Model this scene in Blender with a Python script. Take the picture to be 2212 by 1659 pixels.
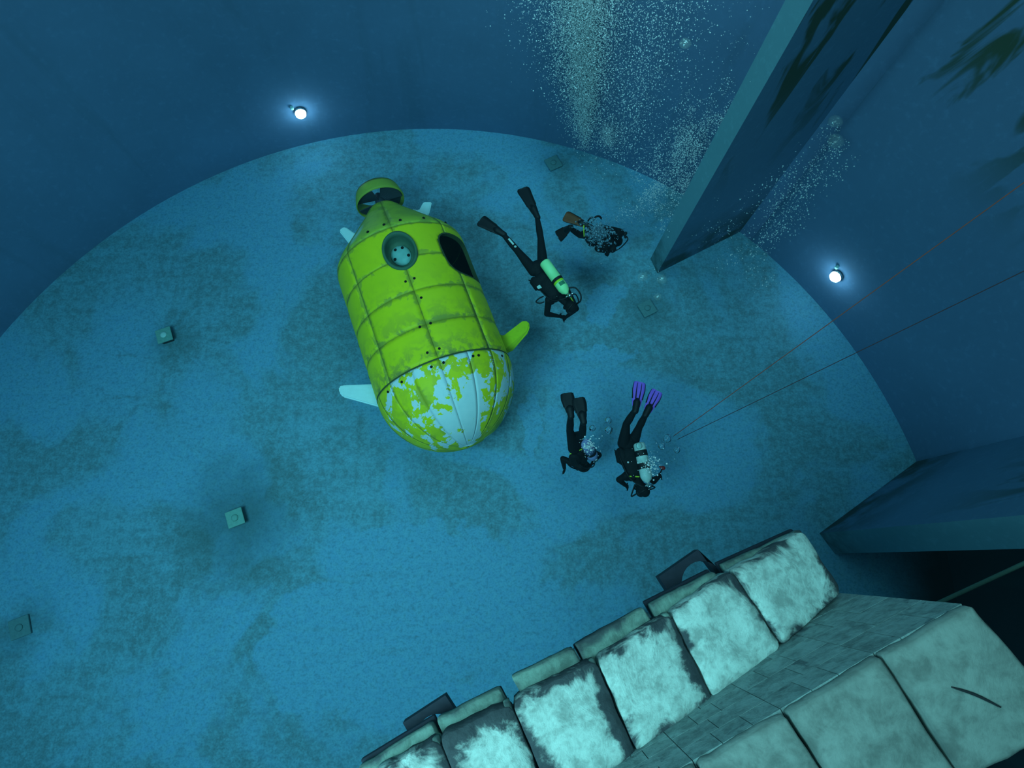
import bpy, bmesh, math, random
import numpy as np
from mathutils import Vector, Matrix

for o in list(bpy.data.objects):
    bpy.data.objects.remove(o, do_unlink=True)
SC = bpy.context.scene
COL = SC.collection
random.seed(7)
RNG = np.random.default_rng(7)

# ------------------------------------------------------------------ camera
# world: z up, pool floor at z = 0, origin straight below the camera
CAM_H, FOC, CX, CY = 11.0, 1300.0, 1106.0, 829.5
_d = np.array([1063.0 - CX, 1215.0 - CY, FOC]); _d /= np.linalg.norm(_d)
_e1 = np.array([1.0, 0, 0]) - _d * _d[0]; _e1 /= np.linalg.norm(_e1)
_e2 = np.cross(_d, _e1)
CM = np.array([_e1, -_e2, -_d])            # camera (x right, y down, z ahead) to world


def at(px, py, z):
    """the point of height z seen at a pixel of the photograph"""
    r = CM @ np.array([px - CX, py - CY, FOC])
    t = (z - CAM_H) / r[2]
    return Vector((r[0] * t, r[1] * t, z))


cam = bpy.data.cameras.new('camera')
cam.sensor_fit = 'HORIZONTAL'; cam.sensor_width = 36.0
cam.lens = 36.0 * FOC / 2212.0
cam.clip_start = 0.05; cam.clip_end = 200
cam_o = bpy.data.objects.new('camera', cam); COL.objects.link(cam_o)
_r, _u, _b = CM @ np.array([1, 0, 0]), CM @ np.array([0, -1, 0]), CM @ np.array([0, 0, -1])
cam_o.matrix_world = Matrix(((_r[0], _u[0], _b[0], 0), (_r[1], _u[1], _b[1], 0), (_r[2], _u[2], _b[2], CAM_H), (0, 0, 0, 1)))
SC.camera = cam_o

# ------------------------------------------------------------------ world, lights, exposure
vs = SC.view_settings
vs.view_transform = 'Standard'; vs.look = 'None'; vs.gamma = 1.0; vs.exposure = -0.2
vs.use_curve_mapping = False
SC.cycles.use_denoising = True
SC.cycles.max_bounces = 5; SC.cycles.diffuse_bounces = 2; SC.cycles.glossy_bounces = 2
SC.cycles.use_adaptive_sampling = True; SC.cycles.adaptive_threshold = 0.02
SC.cycles.transmission_bounces = 4; SC.cycles.volume_bounces = 0
SC.cycles.transparent_max_bounces = 16
SC.cycles.caustics_reflective = False; SC.cycles.caustics_refractive = False

W = bpy.data.worlds.new('hall'); SC.world = W; W.use_nodes = True
W.node_tree.nodes['Background'].inputs[0].default_value = (0.25, 0.75, 1.0, 1)
W.node_tree.nodes['Background'].inputs[1].default_value = 0.045


def area(name, loc, target, size, power, col, spread=130):
    L = bpy.data.lights.new(name, 'AREA'); L.shape = 'DISK'; L.size = size; L.energy = power; L.color = col
    o = bpy.data.objects.new(name, L); COL.objects.link(o); o.location = loc
    L.spread = math.radians(spread)
    o.rotation_euler = (Vector(target) - Vector(loc)).to_track_quat('-Z', 'Y').to_euler()
    return o


area('overhead_light', (-4.5, -2.5, 12.6), (-2.0, 1.0, 0), 5.0, 650, (0.43, 0.94, 0.97))
area('overhead_light', (2.6, 3.2, 12.8), (3.0, 2.5, 0), 7.0, 140, (0.48, 0.95, 0.92))

area('overhead_light', (1.3, 7.7, 12.8), (1.3, 8.0, 0), 3.5, 80, (0.5, 0.95, 0.95), 70)  # added lamp out of view, brightens the tall bubble plume

# ------------------------------------------------------------------ mesh helpers


def link(name, me, mat=None, parent=None, smooth=False):
    o = bpy.data.objects.new(name, me); COL.objects.link(o)
    if mat is not None:
        for m in (mat if isinstance(mat, (list, tuple)) else [mat]):
            me.materials.append(m)
    if smooth:
        me.polygons.foreach_set('use_smooth', [True] * len(me.polygons))
    if parent is not None:
        o.parent = parent
        o.matrix_parent_inverse = Matrix.Translation(-Vector(parent['_base'])) if '_base' in parent else Matrix()
    return o


def mesh(name, verts, faces, mat=None, parent=None, smooth=False, attrs=None):
    me = bpy.data.meshes.new(name)
    me.from_pydata([tuple(v) for v in verts], [], faces)
    me.update()
    for k, vals in (attrs or {}).items():
        a = me.attributes.new(k, 'FLOAT', 'POINT'); a.data.foreach_set('value', list(vals))
    return link(name, me, mat, parent, smooth)


def from_bm(name, bm, mat=None, parent=None, smooth=False):
    me = bpy.data.meshes.new(name); bm.to_mesh(me); bm.free()
    return link(name, me, mat, parent, smooth)


def thing(name, label, cat, loc, group=None):
    o = bpy.data.objects.new(name, None); COL.objects.link(o)
    o.empty_display_size = 0.2
    o.location = loc; o['_base'] = list(loc)
    o['label'] = label; o['category'] = cat
    if group: o['group'] = group
    return o


def tag(o, label, cat, group=None, kind=None):
    o['label'] = label; o['category'] = cat
    if group: o['group'] = group
    if kind: o['kind'] = kind
    return o


def struct(o):
    o['kind'] = 'structure'; return o


def frame(axis, hint=(0, 0, 1)):
    a = Vector(axis).normalized(); h = Vector(hint)
    h = h - a * h.dot(a)
    if h.length < 1e-4:
        h = Vector((1, 0, 0)) - a * a.x
    h.normalize()
    return a, h, h.cross(a).normalized()


def tube(name, pts, r, mat, parent=None, n=8, smooth=True):
    """round tube along a smoothed list of points"""
    P = [Vector(p) for p in pts]
    if len(P) > 2:
        Q = []
        for i in range(len(P) - 1):
            p0 = P[max(i - 1, 0)]; p1 = P[i]; p2 = P[i + 1]; p3 = P[min(i + 2, len(P) - 1)]
            for k in range(6):
                t = k / 6
                Q.append(0.5 * ((2 * p1) + (p2 - p0) * t + (2 * p0 - 5 * p1 + 4 * p2 - p3) * t * t + (3 * p1 - p0 - 3 * p2 + p3) * t ** 3))
        Q.append(P[-1]); P = Q
    V, F = [], []
    for i, p in enumerate(P):
        a = (P[min(i + 1, len(P) - 1)] - P[max(i - 1, 0)])
        a, h, s = frame(a, (0.3, 0.2, 1))
        rr = r(i / (len(P) - 1)) if callable(r) else r
        for k in range(n):
            t = 2 * math.pi * k / n
            V.append(p + (h * math.cos(t) + s * math.sin(t)) * rr)
    for i in range(len(P) - 1):
        for k in range(n):
            F.append((i * n + k, i * n + (k + 1) % n, (i + 1) * n + (k + 1) % n, (i + 1) * n + k))
    F.append(tuple(range(n - 1, -1, -1))); F.append(tuple((len(P) - 1) * n + k for k in range(n)))
    return mesh(name, V, F, mat, parent, smooth)


def lathe(name, c, axis, prof, mat, parent=None, n=28, smooth=True, hint=(0, 0, 1), cap0=True, sc=(1, 1)):
    """prof: (distance along the axis, radius)"""
    a, h, s = frame(axis, hint); c = Vector(c)
    V, F = [], []
    for t, r in prof:
        for k in range(n):
            q = 2 * math.pi * k / n
            V.append(c + a * t + (h * (math.cos(q) * sc[0]) + s * (math.sin(q) * sc[1])) * r)
    for i in range(len(prof) - 1):
        for k in range(n):
            F.append((i * n + k, i * n + (k + 1) % n, (i + 1) * n + (k + 1) % n, (i + 1) * n + k))
    if cap0: F.append(tuple(range(n - 1, -1, -1)))
    F.append(tuple((len(prof) - 1) * n + k for k in range(n)))
    return mesh(name, V, F, mat, parent, smooth)


def prism(name, poly, z0, z1, mat, parent=None, bevel=0.0):
    """polygon (list of xy or xyz with its own top height) pushed down"""
    n = len(poly)
    V = [Vector((p[0], p[1], p[2] if len(p) > 2 and z1 is None else z1)) for p in poly]
    V += [Vector((p[0], p[1], (p[2] + z0) if z1 is None and len(p) > 2 else z0)) for p in poly]
    F = [tuple(range(n)), tuple(range(2 * n - 1, n - 1, -1))] + [(i, i + n, (i + 1) % n + n, (i + 1) % n) for i in range(n)]
    me = bpy.data.meshes.new(name); me.from_pydata(V, [], F)
    bm = bmesh.new(); bm.from_mesh(me); bmesh.ops.recalc_face_normals(bm, faces=bm.faces)
    if bevel:
        bmesh.ops.bevel(bm, geom=list(bm.edges), offset=bevel, segments=2, affect='EDGES', profile=0.5, clamp_overlap=True)
    bm.to_mesh(me); bm.free()
    return link(name, me, mat, parent)


# ------------------------------------------------------------------ materials


class NT:
    def __init__(self, name):
        self.m = bpy.data.materials.new(name); self.m.use_nodes = True
        self.t = self.m.node_tree; self.t.nodes.clear()
        self.out = self.t.nodes.new('ShaderNodeOutputMaterial')

    def n(self, kind, **kw):
        x = self.t.nodes.new(kind)
        for k, v in kw.items(): setattr(x, k, v)
        return x

    def set(self, sock, v):
        if isinstance(v, bpy.types.NodeSocket): self.t.links.new(v, sock)
        elif isinstance(v, (tuple, list)) and len(v) == 3 and sock.type == 'RGBA': sock.default_value = (*v, 1)
        else: sock.default_value = v

    def math(self, op, a, b=0.0, c=0.0, clamp=False):
        x = self.n('ShaderNodeMath', operation=op, use_clamp=clamp)
        self.set(x.inputs[0], a); self.set(x.inputs[1], b)
        if len(x.inputs) > 2: self.set(x.inputs[2], c)
        return x.outputs[0]

    def mix(self, f, a, b, mode='MIX'):
        x = self.n('ShaderNodeMix', data_type='RGBA', blend_type=mode)
        self.set(x.inputs[0], f); self.set(x.inputs[6], a); self.set(x.inputs[7], b)
        return x.outputs[2]

    def ramp(self, v, lo, hi):
        x = self.n('ShaderNodeMapRange', interpolation_type='SMOOTHSTEP')
        self.set(x.inputs[0], v); self.set(x.inputs[1], lo); self.set(x.inputs[2], hi)
        return x.outputs[0]

    def noise(self, scale, detail=4, rough=0.55, vec=None, dist=0.0, dims='3D'):
        x = self.n('ShaderNodeTexNoise', noise_dimensions=dims)
        x.inputs['Scale'].default_value = scale; x.inputs['Detail'].default_value = detail
        x.inputs['Roughness'].default_value = rough; x.inputs['Distortion'].default_value = dist
        if vec is not None: self.set(x.inputs['Vector'], vec)
        return x.outputs['Fac']

    def obj(self):
        return self.n('ShaderNodeTexCoord').outputs['Object']

    def pos(self):
        return self.n('ShaderNodeNewGeometry').outputs['Position']

    def mapped(self, vec, scale=(1, 1, 1), rot=(0, 0, 0), loc=(0, 0, 0)):
        x = self.n('ShaderNodeMapping'); self.set(x.inputs['Vector'], vec)
        x.inputs['Scale'].default_value = scale; x.inputs['Rotation'].default_value = rot; x.inputs['Location'].default_value = loc
        return x.outputs[0]

    def attr(self, name):
        return self.n('ShaderNodeAttribute', attribute_name=name).outputs['Fac']

    def rnd(self):
        return self.n('ShaderNodeObjectInfo').outputs['Random']

    def done(self, col, rough=0.6, metal=0.0, bump=None, bstr=0.3, bdist=0.02, spec=0.3, **extra):
        p = self.n('ShaderNodeBsdfPrincipled')
        self.set(p.inputs['Base Color'], col); self.set(p.inputs['Roughness'], rough); self.set(p.inputs['Metallic'], metal)
        p.inputs['Specular IOR Level'].default_value = spec
        for k, v in extra.items(): self.set(p.inputs[k.replace('_', ' ')], v)
        if bump is not None:
            b = self.n('ShaderNodeBump'); b.inputs['Strength'].default_value = bstr; b.inputs['Distance'].default_value = bdist
            self.set(b.inputs['Height'], bump); self.t.links.new(b.outputs[0], p.inputs['Normal'])
        self.t.links.new(p.outputs[0], self.out.inputs['Surface'])
        return self.m


def plain(name, col, rough=0.6, metal=0.0, var=0.25, scale=9.0, spec=0.3):
    t = NT(name)
    n = t.noise(scale, 4)
    c = t.mix(n, tuple(x * (1 - var) for x in col), tuple(min(1, x * (1 + var)) for x in col))
    return t.done(c, rough, metal, bump=t.noise(scale * 4, 3), bstr=0.15, bdist=0.004, spec=spec)


INLETS = [at(363, 730, 0), at(515, 1120, 0), at(47, 1355, 0), at(1397, 668, 0), at(1195, 355, 0)]


def floor_material():
    t = NT('floor_paint')
    P = t.pos()
    sep = t.n('ShaderNodeSeparateXYZ'); t.set(sep.inputs[0], P)
    x, y = sep.outputs[0], sep.outputs[1]
    big = t.noise(0.35, 5, 0.6, P, 0.3)
    mid = t.noise(1.3, 5, 0.62, P, 0.4)
    fine = t.noise(7.0, 6, 0.7, P)
    speck = t.noise(30.0, 3, 0.7, P)
    # cleaning strokes in straight lines, in two directions
    s1 = t.noise(1.0, 5, 0.62, t.mapped(P, (0.45, 5.0, 1), (0, 0, math.radians(-18))), 0.5)
    s2 = t.noise(1.0, 5, 0.62, t.mapped(P, (5.0, 0.5, 1), (0, 0, math.radians(-14))), 0.5)
    # strokes running out from the fittings
    rad = None
    near = None
    for p in INLETS[:2]:
        dx = t.math('SUBTRACT', x, p.x); dy = t.math('SUBTRACT', y, p.y)
        ang = t.math('ARCTAN2', dy, dx)
        r = t.math('SQRT', t.math('ADD', t.math('MULTIPLY', dx, dx), t.math('MULTIPLY', dy, dy)))
        cv = t.n('ShaderNodeCombineXYZ'); t.set(cv.inputs[0], t.math('MULTIPLY', ang, 9.0)); t.set(cv.inputs[1], t.math('MULTIPLY', r, 0.8))
        st = t.noise(1.0, 4, 0.6, cv.outputs[0], 0.3)
        w = t.ramp(r, 2.8, 0.6)
        v = t.math('MULTIPLY', t.math('SUBTRACT', st, 0.5), w)
        rad = v if rad is None else t.math('ADD', rad, v)
    for p, rr, ss in ((INLETS[0], 0.75, 0.7), (INLETS[1], 1.6, 1.3), (INLETS[2], 0.7, .9), (INLETS[3], 0.8, .7), (INLETS[4], 0.5, .4)):
        dx = t.math('SUBTRACT', x, p.x); dy = t.math('SUBTRACT', y, p.y)
        r = t.math('SQRT', t.math('ADD', t.math('MULTIPLY', dx, dx), t.math('MULTIPLY', dy, dy)))
        r = t.math('ADD', r, t.math('MULTIPLY', t.math('SUBTRACT', mid, 0.5), 1.2))
        v = t.math('MULTIPLY', t.ramp(r, rr, 0.0), ss)
        near = v if near is None else t.math('MAXIMUM', near, v)
    a = t.math('ADD', t.math('MULTIPLY', big, 0.9), t.math('MULTIPLY', mid, 0.45))
    a = t.math('ADD', a, t.math('MULTIPLY', s1, 0.55))
    a = t.math('ADD', a, t.math('MULTIPLY', s2, 0.55))
    a = t.math('ADD', a, t.math('MULTIPLY', rad, 0.8))
    a = t.math('ADD', a, t.math('MULTIPLY', fine, 0.40))
    a = t.math('SUBTRACT', a, t.math('MULTIPLY', near, 0.42))
    algae = t.ramp(a, 1.74, 1.28)                       # 1 where the film is thick
    clean = t.ramp(t.math('ADD', t.math('MULTIPLY', t.noise(0.42, 5, 0.55, t.mapped(P, loc=(13, 4, 0)), 0.5), 1.0), t.math('MULTIPLY', mid, 0.12)), 0.53, 0.64)
    # wiped patches with their own edges
    wx = t.math('ADD', x, t.math('MULTIPLY', t.math('SUBTRACT', t.noise(1.6, 4, 0.6, P), 0.5), 1.3))
    wy = t.math('ADD', y, t.math('MULTIPLY', t.math('SUBTRACT', t.noise(1.6, 4, 0.6, t.mapped(P, loc=(5, 5, 5))), 0.5), 1.3))
    for (px, py, ra, rb, so) in ((1150, 920, .24, .60, .16), (1300, 650, .33, .55, .3), (1310, 770, .45, .25, .3), (900, 1200, 1.6, .55, .25), (780, 1400, 1.7, 1.1, .12), (1060, 1330, 1.3, 1.0, .3), (430, 880, .6, .8, .9), (250, 780, .7, 1.2, 1.0)):
        c = at(px, py, 0)
        ex = t.math('DIVIDE', t.math('SUBTRACT', wx, c.x), ra); ey = t.math('DIVIDE', t.math('SUBTRACT', wy, c.y), rb)
        e = t.math('ADD', t.math('MULTIPLY', ex, ex), t.math('MULTIPLY', ey, ey))
        clean = t.math('MAXIMUM', clean, t.math('MULTIPLY', t.ramp(e, 1.0 + so, 1.0 - so * 0.8), t.ramp(t.math('ADD', t.math('MULTIPLY', s1, 0.5), t.math('MULTIPLY', fine, 0.5)), 0.28, 0.50)))
    base = t.mix(t.math('MULTIPLY', algae, t.math('SUBTRACT', 1.0, t.math('MULTIPLY', clean, 0.75))), (0.155, 0.375, 0.50), (0.12, 0.235, 0.275))
    base = t.mix(t.math('MULTIPLY', clean, 0.7), base, (0.14, 0.39, 0.62))
    base = t.mix(t.math('MULTIPLY', t.ramp(t.math('ADD', fine, t.math('MULTIPLY', speck, 0.5)), 0.58, 0.95), 0.65), base, (0.19, 0.46, 0.58))
    mot = t.noise(16.0, 4, 0.65, t.mapped(P, loc=(7, 3, 1)))
    base = t.mix(t.math('MULTIPLY', t.ramp(mot, 0.50, 0.36), 0.35), base, (0.08, 0.19, 0.23))
    base = t.mix(t.math('MULTIPLY', t.ramp(mot, 0.54, 0.66), 0.30), base, (0.20, 0.47, 0.60))
    base = t.mix(t.math('MULTIPLY', t.ramp(speck, 0.52, 0.30), 0.35), base, (0.06, 0.16, 0.20))
    base = t.mix(t.math('MULTIPLY', near, 0.55), base, (0.05, 0.11, 0.11))
    # shade beyond the east divider, painted into the floor colour
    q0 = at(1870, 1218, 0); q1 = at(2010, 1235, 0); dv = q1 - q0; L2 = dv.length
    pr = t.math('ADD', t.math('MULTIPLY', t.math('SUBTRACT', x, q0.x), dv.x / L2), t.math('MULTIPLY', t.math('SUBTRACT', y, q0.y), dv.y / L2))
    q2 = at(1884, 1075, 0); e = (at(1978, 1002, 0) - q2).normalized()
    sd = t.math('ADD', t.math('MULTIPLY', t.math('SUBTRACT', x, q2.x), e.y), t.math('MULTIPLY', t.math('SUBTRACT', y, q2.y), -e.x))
    bay_shade = t.math('MULTIPLY', t.ramp(t.math('ADD', pr, t.math('MULTIPLY', t.math('SUBTRACT', mid, 0.5), 0.7)), -0.25, L2 + 0.1), t.ramp(sd, 0.0, 0.1))
    base = t.mix(bay_shade, base, (0.012, 0.014, 0.018))
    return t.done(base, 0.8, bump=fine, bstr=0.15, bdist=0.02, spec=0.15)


def wall_material(name, col, grime=0.4):
    t = NT(name); P = t.pos()
    n1 = t.noise(0.5, 5, 0.6, P); n2 = t.noise(9.0, 5, 0.7, P); n3 = t.noise(1.0, 5, 0.6, t.mapped(P, (2.2, 2.2, 0.25)), 0.4)
    c = t.mix(n1, tuple(v * 0.72 for v in col), tuple(v * 1.25 for v in col))
    c = t.mix(t.math('MULTIPLY', t.ramp(n3, 0.52, 0.68), grime), c, (0.03, 0.07, 0.07))
    c = t.mix(t.math('MULTIPLY', t.ramp(n2, 0.5, 0.75), 0.25), c, tuple(min(1, v * 1.7) for v in col))
    return t.done(c, 0.75, bump=n2, bstr=0.15, bdist=0.02, spec=0.15)


def divider_material(name='divider_paint', ca=(0.10, 0.20, 0.32), cb=(0.13, 0.25, 0.38), z0=2.2, z1=5.0, foot=2.0, fs=0.9):
    """blue render with brown algae runs high up and at the foot"""
    t = NT(name); P = t.pos()
    sep = t.n('ShaderNodeSeparateXYZ'); t.set(sep.inputs[0], P)
    n2 = t.noise(9.0, 5, 0.7, P)
    runs = t.noise(1.0, 4, 0.55, t.mapped(P, (1.9, 1.9, 0.42)), 0.7)
    hi = t.ramp(sep.outputs[2], z0, z1)
    lo = t.ramp(sep.outputs[2], foot + 0.01, 0.0)
    c = t.mix(t.noise(0.6, 4, 0.6, P), ca, cb)
    c = t.mix(t.math('MULTIPLY', t.ramp(n2, 0.5, 0.75), 0.25), c, tuple(min(1, v * 1.6) for v in cb))
    c = t.mix(t.math('MULTIPLY', t.ramp(runs, 0.53, 0.60), hi), c, (0.05, 0.075, 0.045))
    c = t.mix(t.math('MULTIPLY', t.math('MULTIPLY', lo, t.ramp(t.noise(1.7, 4, 0.6, P), 0.30, 0.62)), fs), c, (0.03, 0.05, 0.035))
    return t.done(c, 0.75, bump=n2, bstr=0.15, bdist=0.02, spec=0.15)


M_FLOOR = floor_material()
M_WALL = wall_material('pool_wall_paint', (0.125, 0.205, 0.345), 0.12)
M_DIV = divider_material()
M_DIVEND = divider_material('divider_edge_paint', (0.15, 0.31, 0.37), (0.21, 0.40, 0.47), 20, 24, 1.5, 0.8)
M_WALLR = divider_material('right_wall_paint', (0.10, 0.165, 0.28), (0.135, 0.225, 0.37), 3.5, 5.6, 0.0, 0.0)
M_SHADEW = wall_material('recess_shade_paint', (0.02, 0.028, 0.034), 0.2)  # near-black colour paints the shade of the recess onto the front wall


def hull_material(name, peel=False, tail=False):
    t = NT(name); P = t.obj()
    n1 = t.noise(1.6, 4, 0.55, P); n2 = t.noise(11.0, 5, 0.65, P); n4 = t.noise(5.0, 5, 0.65, t.mapped(P, loc=(3, 1, 2)), 0.5)
    c = t.mix(n1, (0.58, 0.66, 0.008), (0.80, 0.80, 0.008))
    if tail:
        c = t.mix(n1, (0.34, 0.52, 0.05), (0.56, 0.66, 0.05))
        c = t.mix(t.math('MULTIPLY', t.ramp(t.math('ADD', t.attr('peel'), t.math('MULTIPLY', n1, 0.3)), 0.45, 0.95), 0.8), c, (0.50, 0.78, 0.70))
    c = t.mix(t.math('MULTIPLY', t.ramp(n2, 0.55, 0.75), 0.25), c, (0.30, 0.42, 0.03))
    d = t.attr('edge_d')
    g = t.ramp(t.math('SUBTRACT', d, t.math('MULTIPLY', t.ramp(n4, 0.38, 0.75), 0.10)), 0.022, -0.012)
    g = t.math('MULTIPLY', g, 0.52 if not peel else 0.35)
    c = t.mix(g, c, (0.20, 0.26, 0.06))
    sd = t.attr('stain')
    c = t.mix(t.math('MULTIPLY', t.math('MULTIPLY', t.ramp(n4, 0.44, 0.58), sd), 0.75), c, (0.16, 0.19, 0.06))
    rough = 0.55
    if peel:
        m1 = t.noise(2.6, 6, 0.6, t.mapped(P, (1.25, 0.75, 1.0), loc=(2.2, 0.4, 1.1)), 0.5)
        m1 = t.math('ADD', m1, t.math('MULTIPLY', t.math('SUBTRACT', t.noise(9.0, 5, 0.6, P), 0.5), 0.36))
        m1 = t.math('ADD', m1, t.math('MULTIPLY', t.attr('peel'), 0.14))
        k = t.ramp(m1, 0.588, 0.60)
        c = t.mix(k, c, t.mix(n2, (0.55, 0.74, 0.76), (0.74, 0.88, 0.88)))
    return t.done(c, rough, bump=n2, bstr=0.12, bdist=0.01, spec=0.25)


M_HULL = hull_material('hull_yellow')
M_NOSE = hull_material('nose_peeling_yellow', peel=True)
M_TAIL = hull_material('tail_yellow_green', tail=True)
M_GRIME = plain('seam_grime', (0.05, 0.085, 0.03), 0.9)
M_INSIDE = plain('hull_inside', (0.022, 0.045, 0.04), 0.9)
M_HATCH = plain('hatch_cup', (0.06, 0.15, 0.09), 0.7)
M_HATCHPLATE = plain('hatch_plate', (0.20, 0.50, 0.46), 0.6, scale=5)
M_HOLE = plain('bolt_hole', (0.004, 0.006, 0.003), 0.9)
M_WFIN = plain('white_fin', (0.62, 0.88, 0.90), 0.6, var=0.1)
M_YFIN = plain('yellow_fin', (0.50, 0.66, 0.02), 0.6, var=0.15)
M_BLADE = plain('propeller_blade', (0.045, 0.055, 0.07), 0.6)
M_SUIT = plain('black_neoprene', (0.006, 0.006, 0.008), 0.75, var=0.3, spec=0.2)
M_VEST = plain('black_nylon', (0.008, 0.009, 0.011), 0.8, var=0.5, scale=20, spec=0.2)
M_RUBBER = plain('black_rubber', (0.007, 0.007, 0.009), 0.55, spec=0.3)
M_SKIN = plain('skin', (0.45, 0.28, 0.22), 0.6, var=0.1)
M_CHROME = plain('chrome', (0.5, 0.55, 0.55), 0.3, 1.0)
M_GLASS = plain('mask_glass', (0.05, 0.10, 0.11), 0.1, spec=0.6)
M_STRIPE = plain('yellow_stripe', (0.55, 0.75, 0.05), 0.6)
M_TANKY = plain('tank_green_yellow', (0.42, 0.98, 0.42), 0.4, var=0.06)
M_TANKY2 = plain('tank_yellow', (0.45, 0.80, 0.03), 0.4, var=0.08)
M_LABEL = plain('dark_label', (0.03, 0.22, 0.11), 0.5)
M_TANKV = plain('tank_violet_grey', (0.30, 0.33, 0.62), 0.4, var=0.15)
M_TANKW = plain('tank_pale', (0.55, 0.72, 0.68), 0.4, var=0.15)
M_PALE = plain('pale_plastic', (0.45, 0.70, 0.66), 0.5)
M_PURPLE = plain('purple_fin', (0.30, 0.12, 0.72), 0.45, var=0.1)
M_ORANGE = plain('orange_brown_fin', (0.16, 0.050, 0.016), 0.6, var=0.25)
M_BROWN = plain('dark_brown_fin', (0.05, 0.022, 0.018), 0.6)
M_RED = plain('red_rubber', (0.28, 0.02, 0.02), 0.5)
M_ROPE = plain('orange_rope', (0.50, 0.11, 0.07), 0.8, scale=40)
M_ROPED = plain('dark_rope', (0.14, 0.045, 0.045), 0.8, scale=40)
M_ROPEG = plain('pale_green_rope', (0.09, 0.16, 0.12), 0.8, scale=40)
M_PLATE = plain('fitting_plate', (0.17, 0.38, 0.33), 0.6)
M_PLATED = plain('dark_fitting_plate', (0.11, 0.235, 0.25), 0.7)  # darker plate colour for the other three fittings
M_IRON = plain('dark_bracket', (0.022, 0.026, 0.042), 0.7, var=0.4)


def stone_material(name, light, dark, amount, scale=1.0, blotch=None):
    """pale stone; grime creeps in from the edges of each block"""
    t = NT(name); P = t.obj()
    r = t.rnd()
    off = t.n('ShaderNodeCombineXYZ'); t.set(off.inputs[0], t.math('MULTIPLY', r, 37.0)); t.set(off.inputs[1], t.math('MULTIPLY', r, 91.0))
    va = t.n('ShaderNodeVectorMath', operation='ADD'); t.set(va.inputs[0], P); t.set(va.inputs[1], off.outputs[0]); P = va.outputs[0]
    n1 = t.noise(3.0 * scale, 6, 0.65, P, 0.8); n2 = t.noise(13.0 * scale, 6, 0.7, P, 0.3); n3 = t.noise(1.4 * scale, 3, 0.5, P)
    n5 = t.noise(5.0 * scale, 5, 0.62, P, 0.5)
    c = t.mix(t.ramp(t.math('ADD', t.math('MULTIPLY', n2, 0.5), t.math('MULTIPLY', n5, 0.5)), 0.36, 0.60), tuple(v * 0.66 for v in light), tuple(min(1, v * 1.25) for v in light))
    d = t.attr('edge_d')
    lim = t.math('ADD', t.math('MULTIPLY', t.math('SUBTRACT', n1, 0.5), 2.1), t.math('MULTIPLY', t.math('SUBTRACT', n3, 0.5), 1.7))
    lim = t.math('ADD', lim, t.math('MULTIPLY', t.math('SUBTRACT', n2, 0.5), 0.8))
    lim = t.math('MULTIPLY', t.math('ADD', lim, t.math('ADD', 0.02, t.math('MULTIPLY', r, 0.25))), amount)
    g = t.ramp(t.math('SUBTRACT', d, lim), 0.045, -0.045)
    g = t.math('MAXIMUM', g, t.math('MULTIPLY', t.ramp(t.math('ADD', t.math('MULTIPLY', n1, 0.75), t.math('MULTIPLY', n2, 0.35)), 0.615, 0.71), 0.55 if blotch is None else blotch))
    c = t.mix(t.math('MULTIPLY', g, 0.93), c, t.mix(n2, tuple(v * 0.5 for v in dark), tuple(v * 1.6 for v in dark)))
    return t.done(c, 0.85, bump=t.math('ADD', n1, t.math('MULTIPLY', n2, 0.5)), bstr=0.5, bdist=0.03, spec=0.15)


M_STONE = stone_material('weathered_stone', (0.60, 0.72, 0.66), (0.032, 0.034, 0.048), 0.21)
M_LEDGE = stone_material('ledge_stone', (0.22, 0.32, 0.27), (0.06, 0.07, 0.08), 0.12)
M_SLAB = stone_material('slab_stone', (0.30, 0.36, 0.33), (0.12, 0.15, 0.14), 0.035, 0.45, 0.45)
M_BRICK = stone_material('brick_stone', (0.30, 0.40, 0.39), (0.09, 0.12, 0.13), 0.02, 1.0, 0.9)
M_CORE = plain('rubble_core', (0.03, 0.035, 0.04), 0.9)


def bubble_material(name, body, tint, rim=0.9, rough=0.12):
    """air in water: mostly see-through, mirror-like at the rim"""
    t = NT(name)
    tr = t.n('ShaderNodeBsdfTransparent'); gl = t.n('ShaderNodeBsdfGlossy'); df = t.n('ShaderNodeBsdfDiffuse')
    gl.inputs['Roughness'].default_value = rough; gl.inputs['Color'].default_value = (1, 1, 1, 1)
    df.inputs['Color'].default_value = (*tint, 1)
    lw = t.n('ShaderNodeLayerWeight'); lw.inputs['Blend'].default_value = 0.35
    m1 = t.n('ShaderNodeMixShader'); m1.inputs[0].default_value = body
    t.t.links.new(tr.outputs[0], m1.inputs[1]); t.t.links.new(df.outputs[0], m1.inputs[2])
    m2 = t.n('ShaderNodeMixShader')
    f = t.math('ADD', t.math('MULTIPLY', t.math('POWER', lw.outputs['Facing'], 2.0), rim), 0.06, clamp=True)
    t.set(m2.inputs[0], f)
    t.t.links.new(m1.outputs[0], m2.inputs[1]); t.t.links.new(gl.outputs[0], m2.inputs[2])
    t.t.links.new(m2.outputs[0], t.out.inputs['Surface'])
    return t.m


M_BUB = bubble_material('bubble', 0.07, (0.9, 1, 0.85), 0.45, 0.05)
M_PLUME = bubble_material('bubble_plume', 0.95, (1, 1, 1), 0.12, 0.10)
M_PLUME2 = bubble_material('bubble_breath', 0.5, (0.16, 0.32, 0.42), 0.25, 0.10)  # blue-grey tint paints in the floor colour refracted by these bubbles


def clear_bubble():
    t = NT('clear_bubble'); g = t.n('ShaderNodeBsdfGlass'); g.inputs['IOR'].default_value = 0.75; g.inputs['Roughness'].default_value = 0.02
    t.t.links.new(g.outputs[0], t.out.inputs['Surface']); return t.m


M_CLEAR = clear_bubble()


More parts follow.
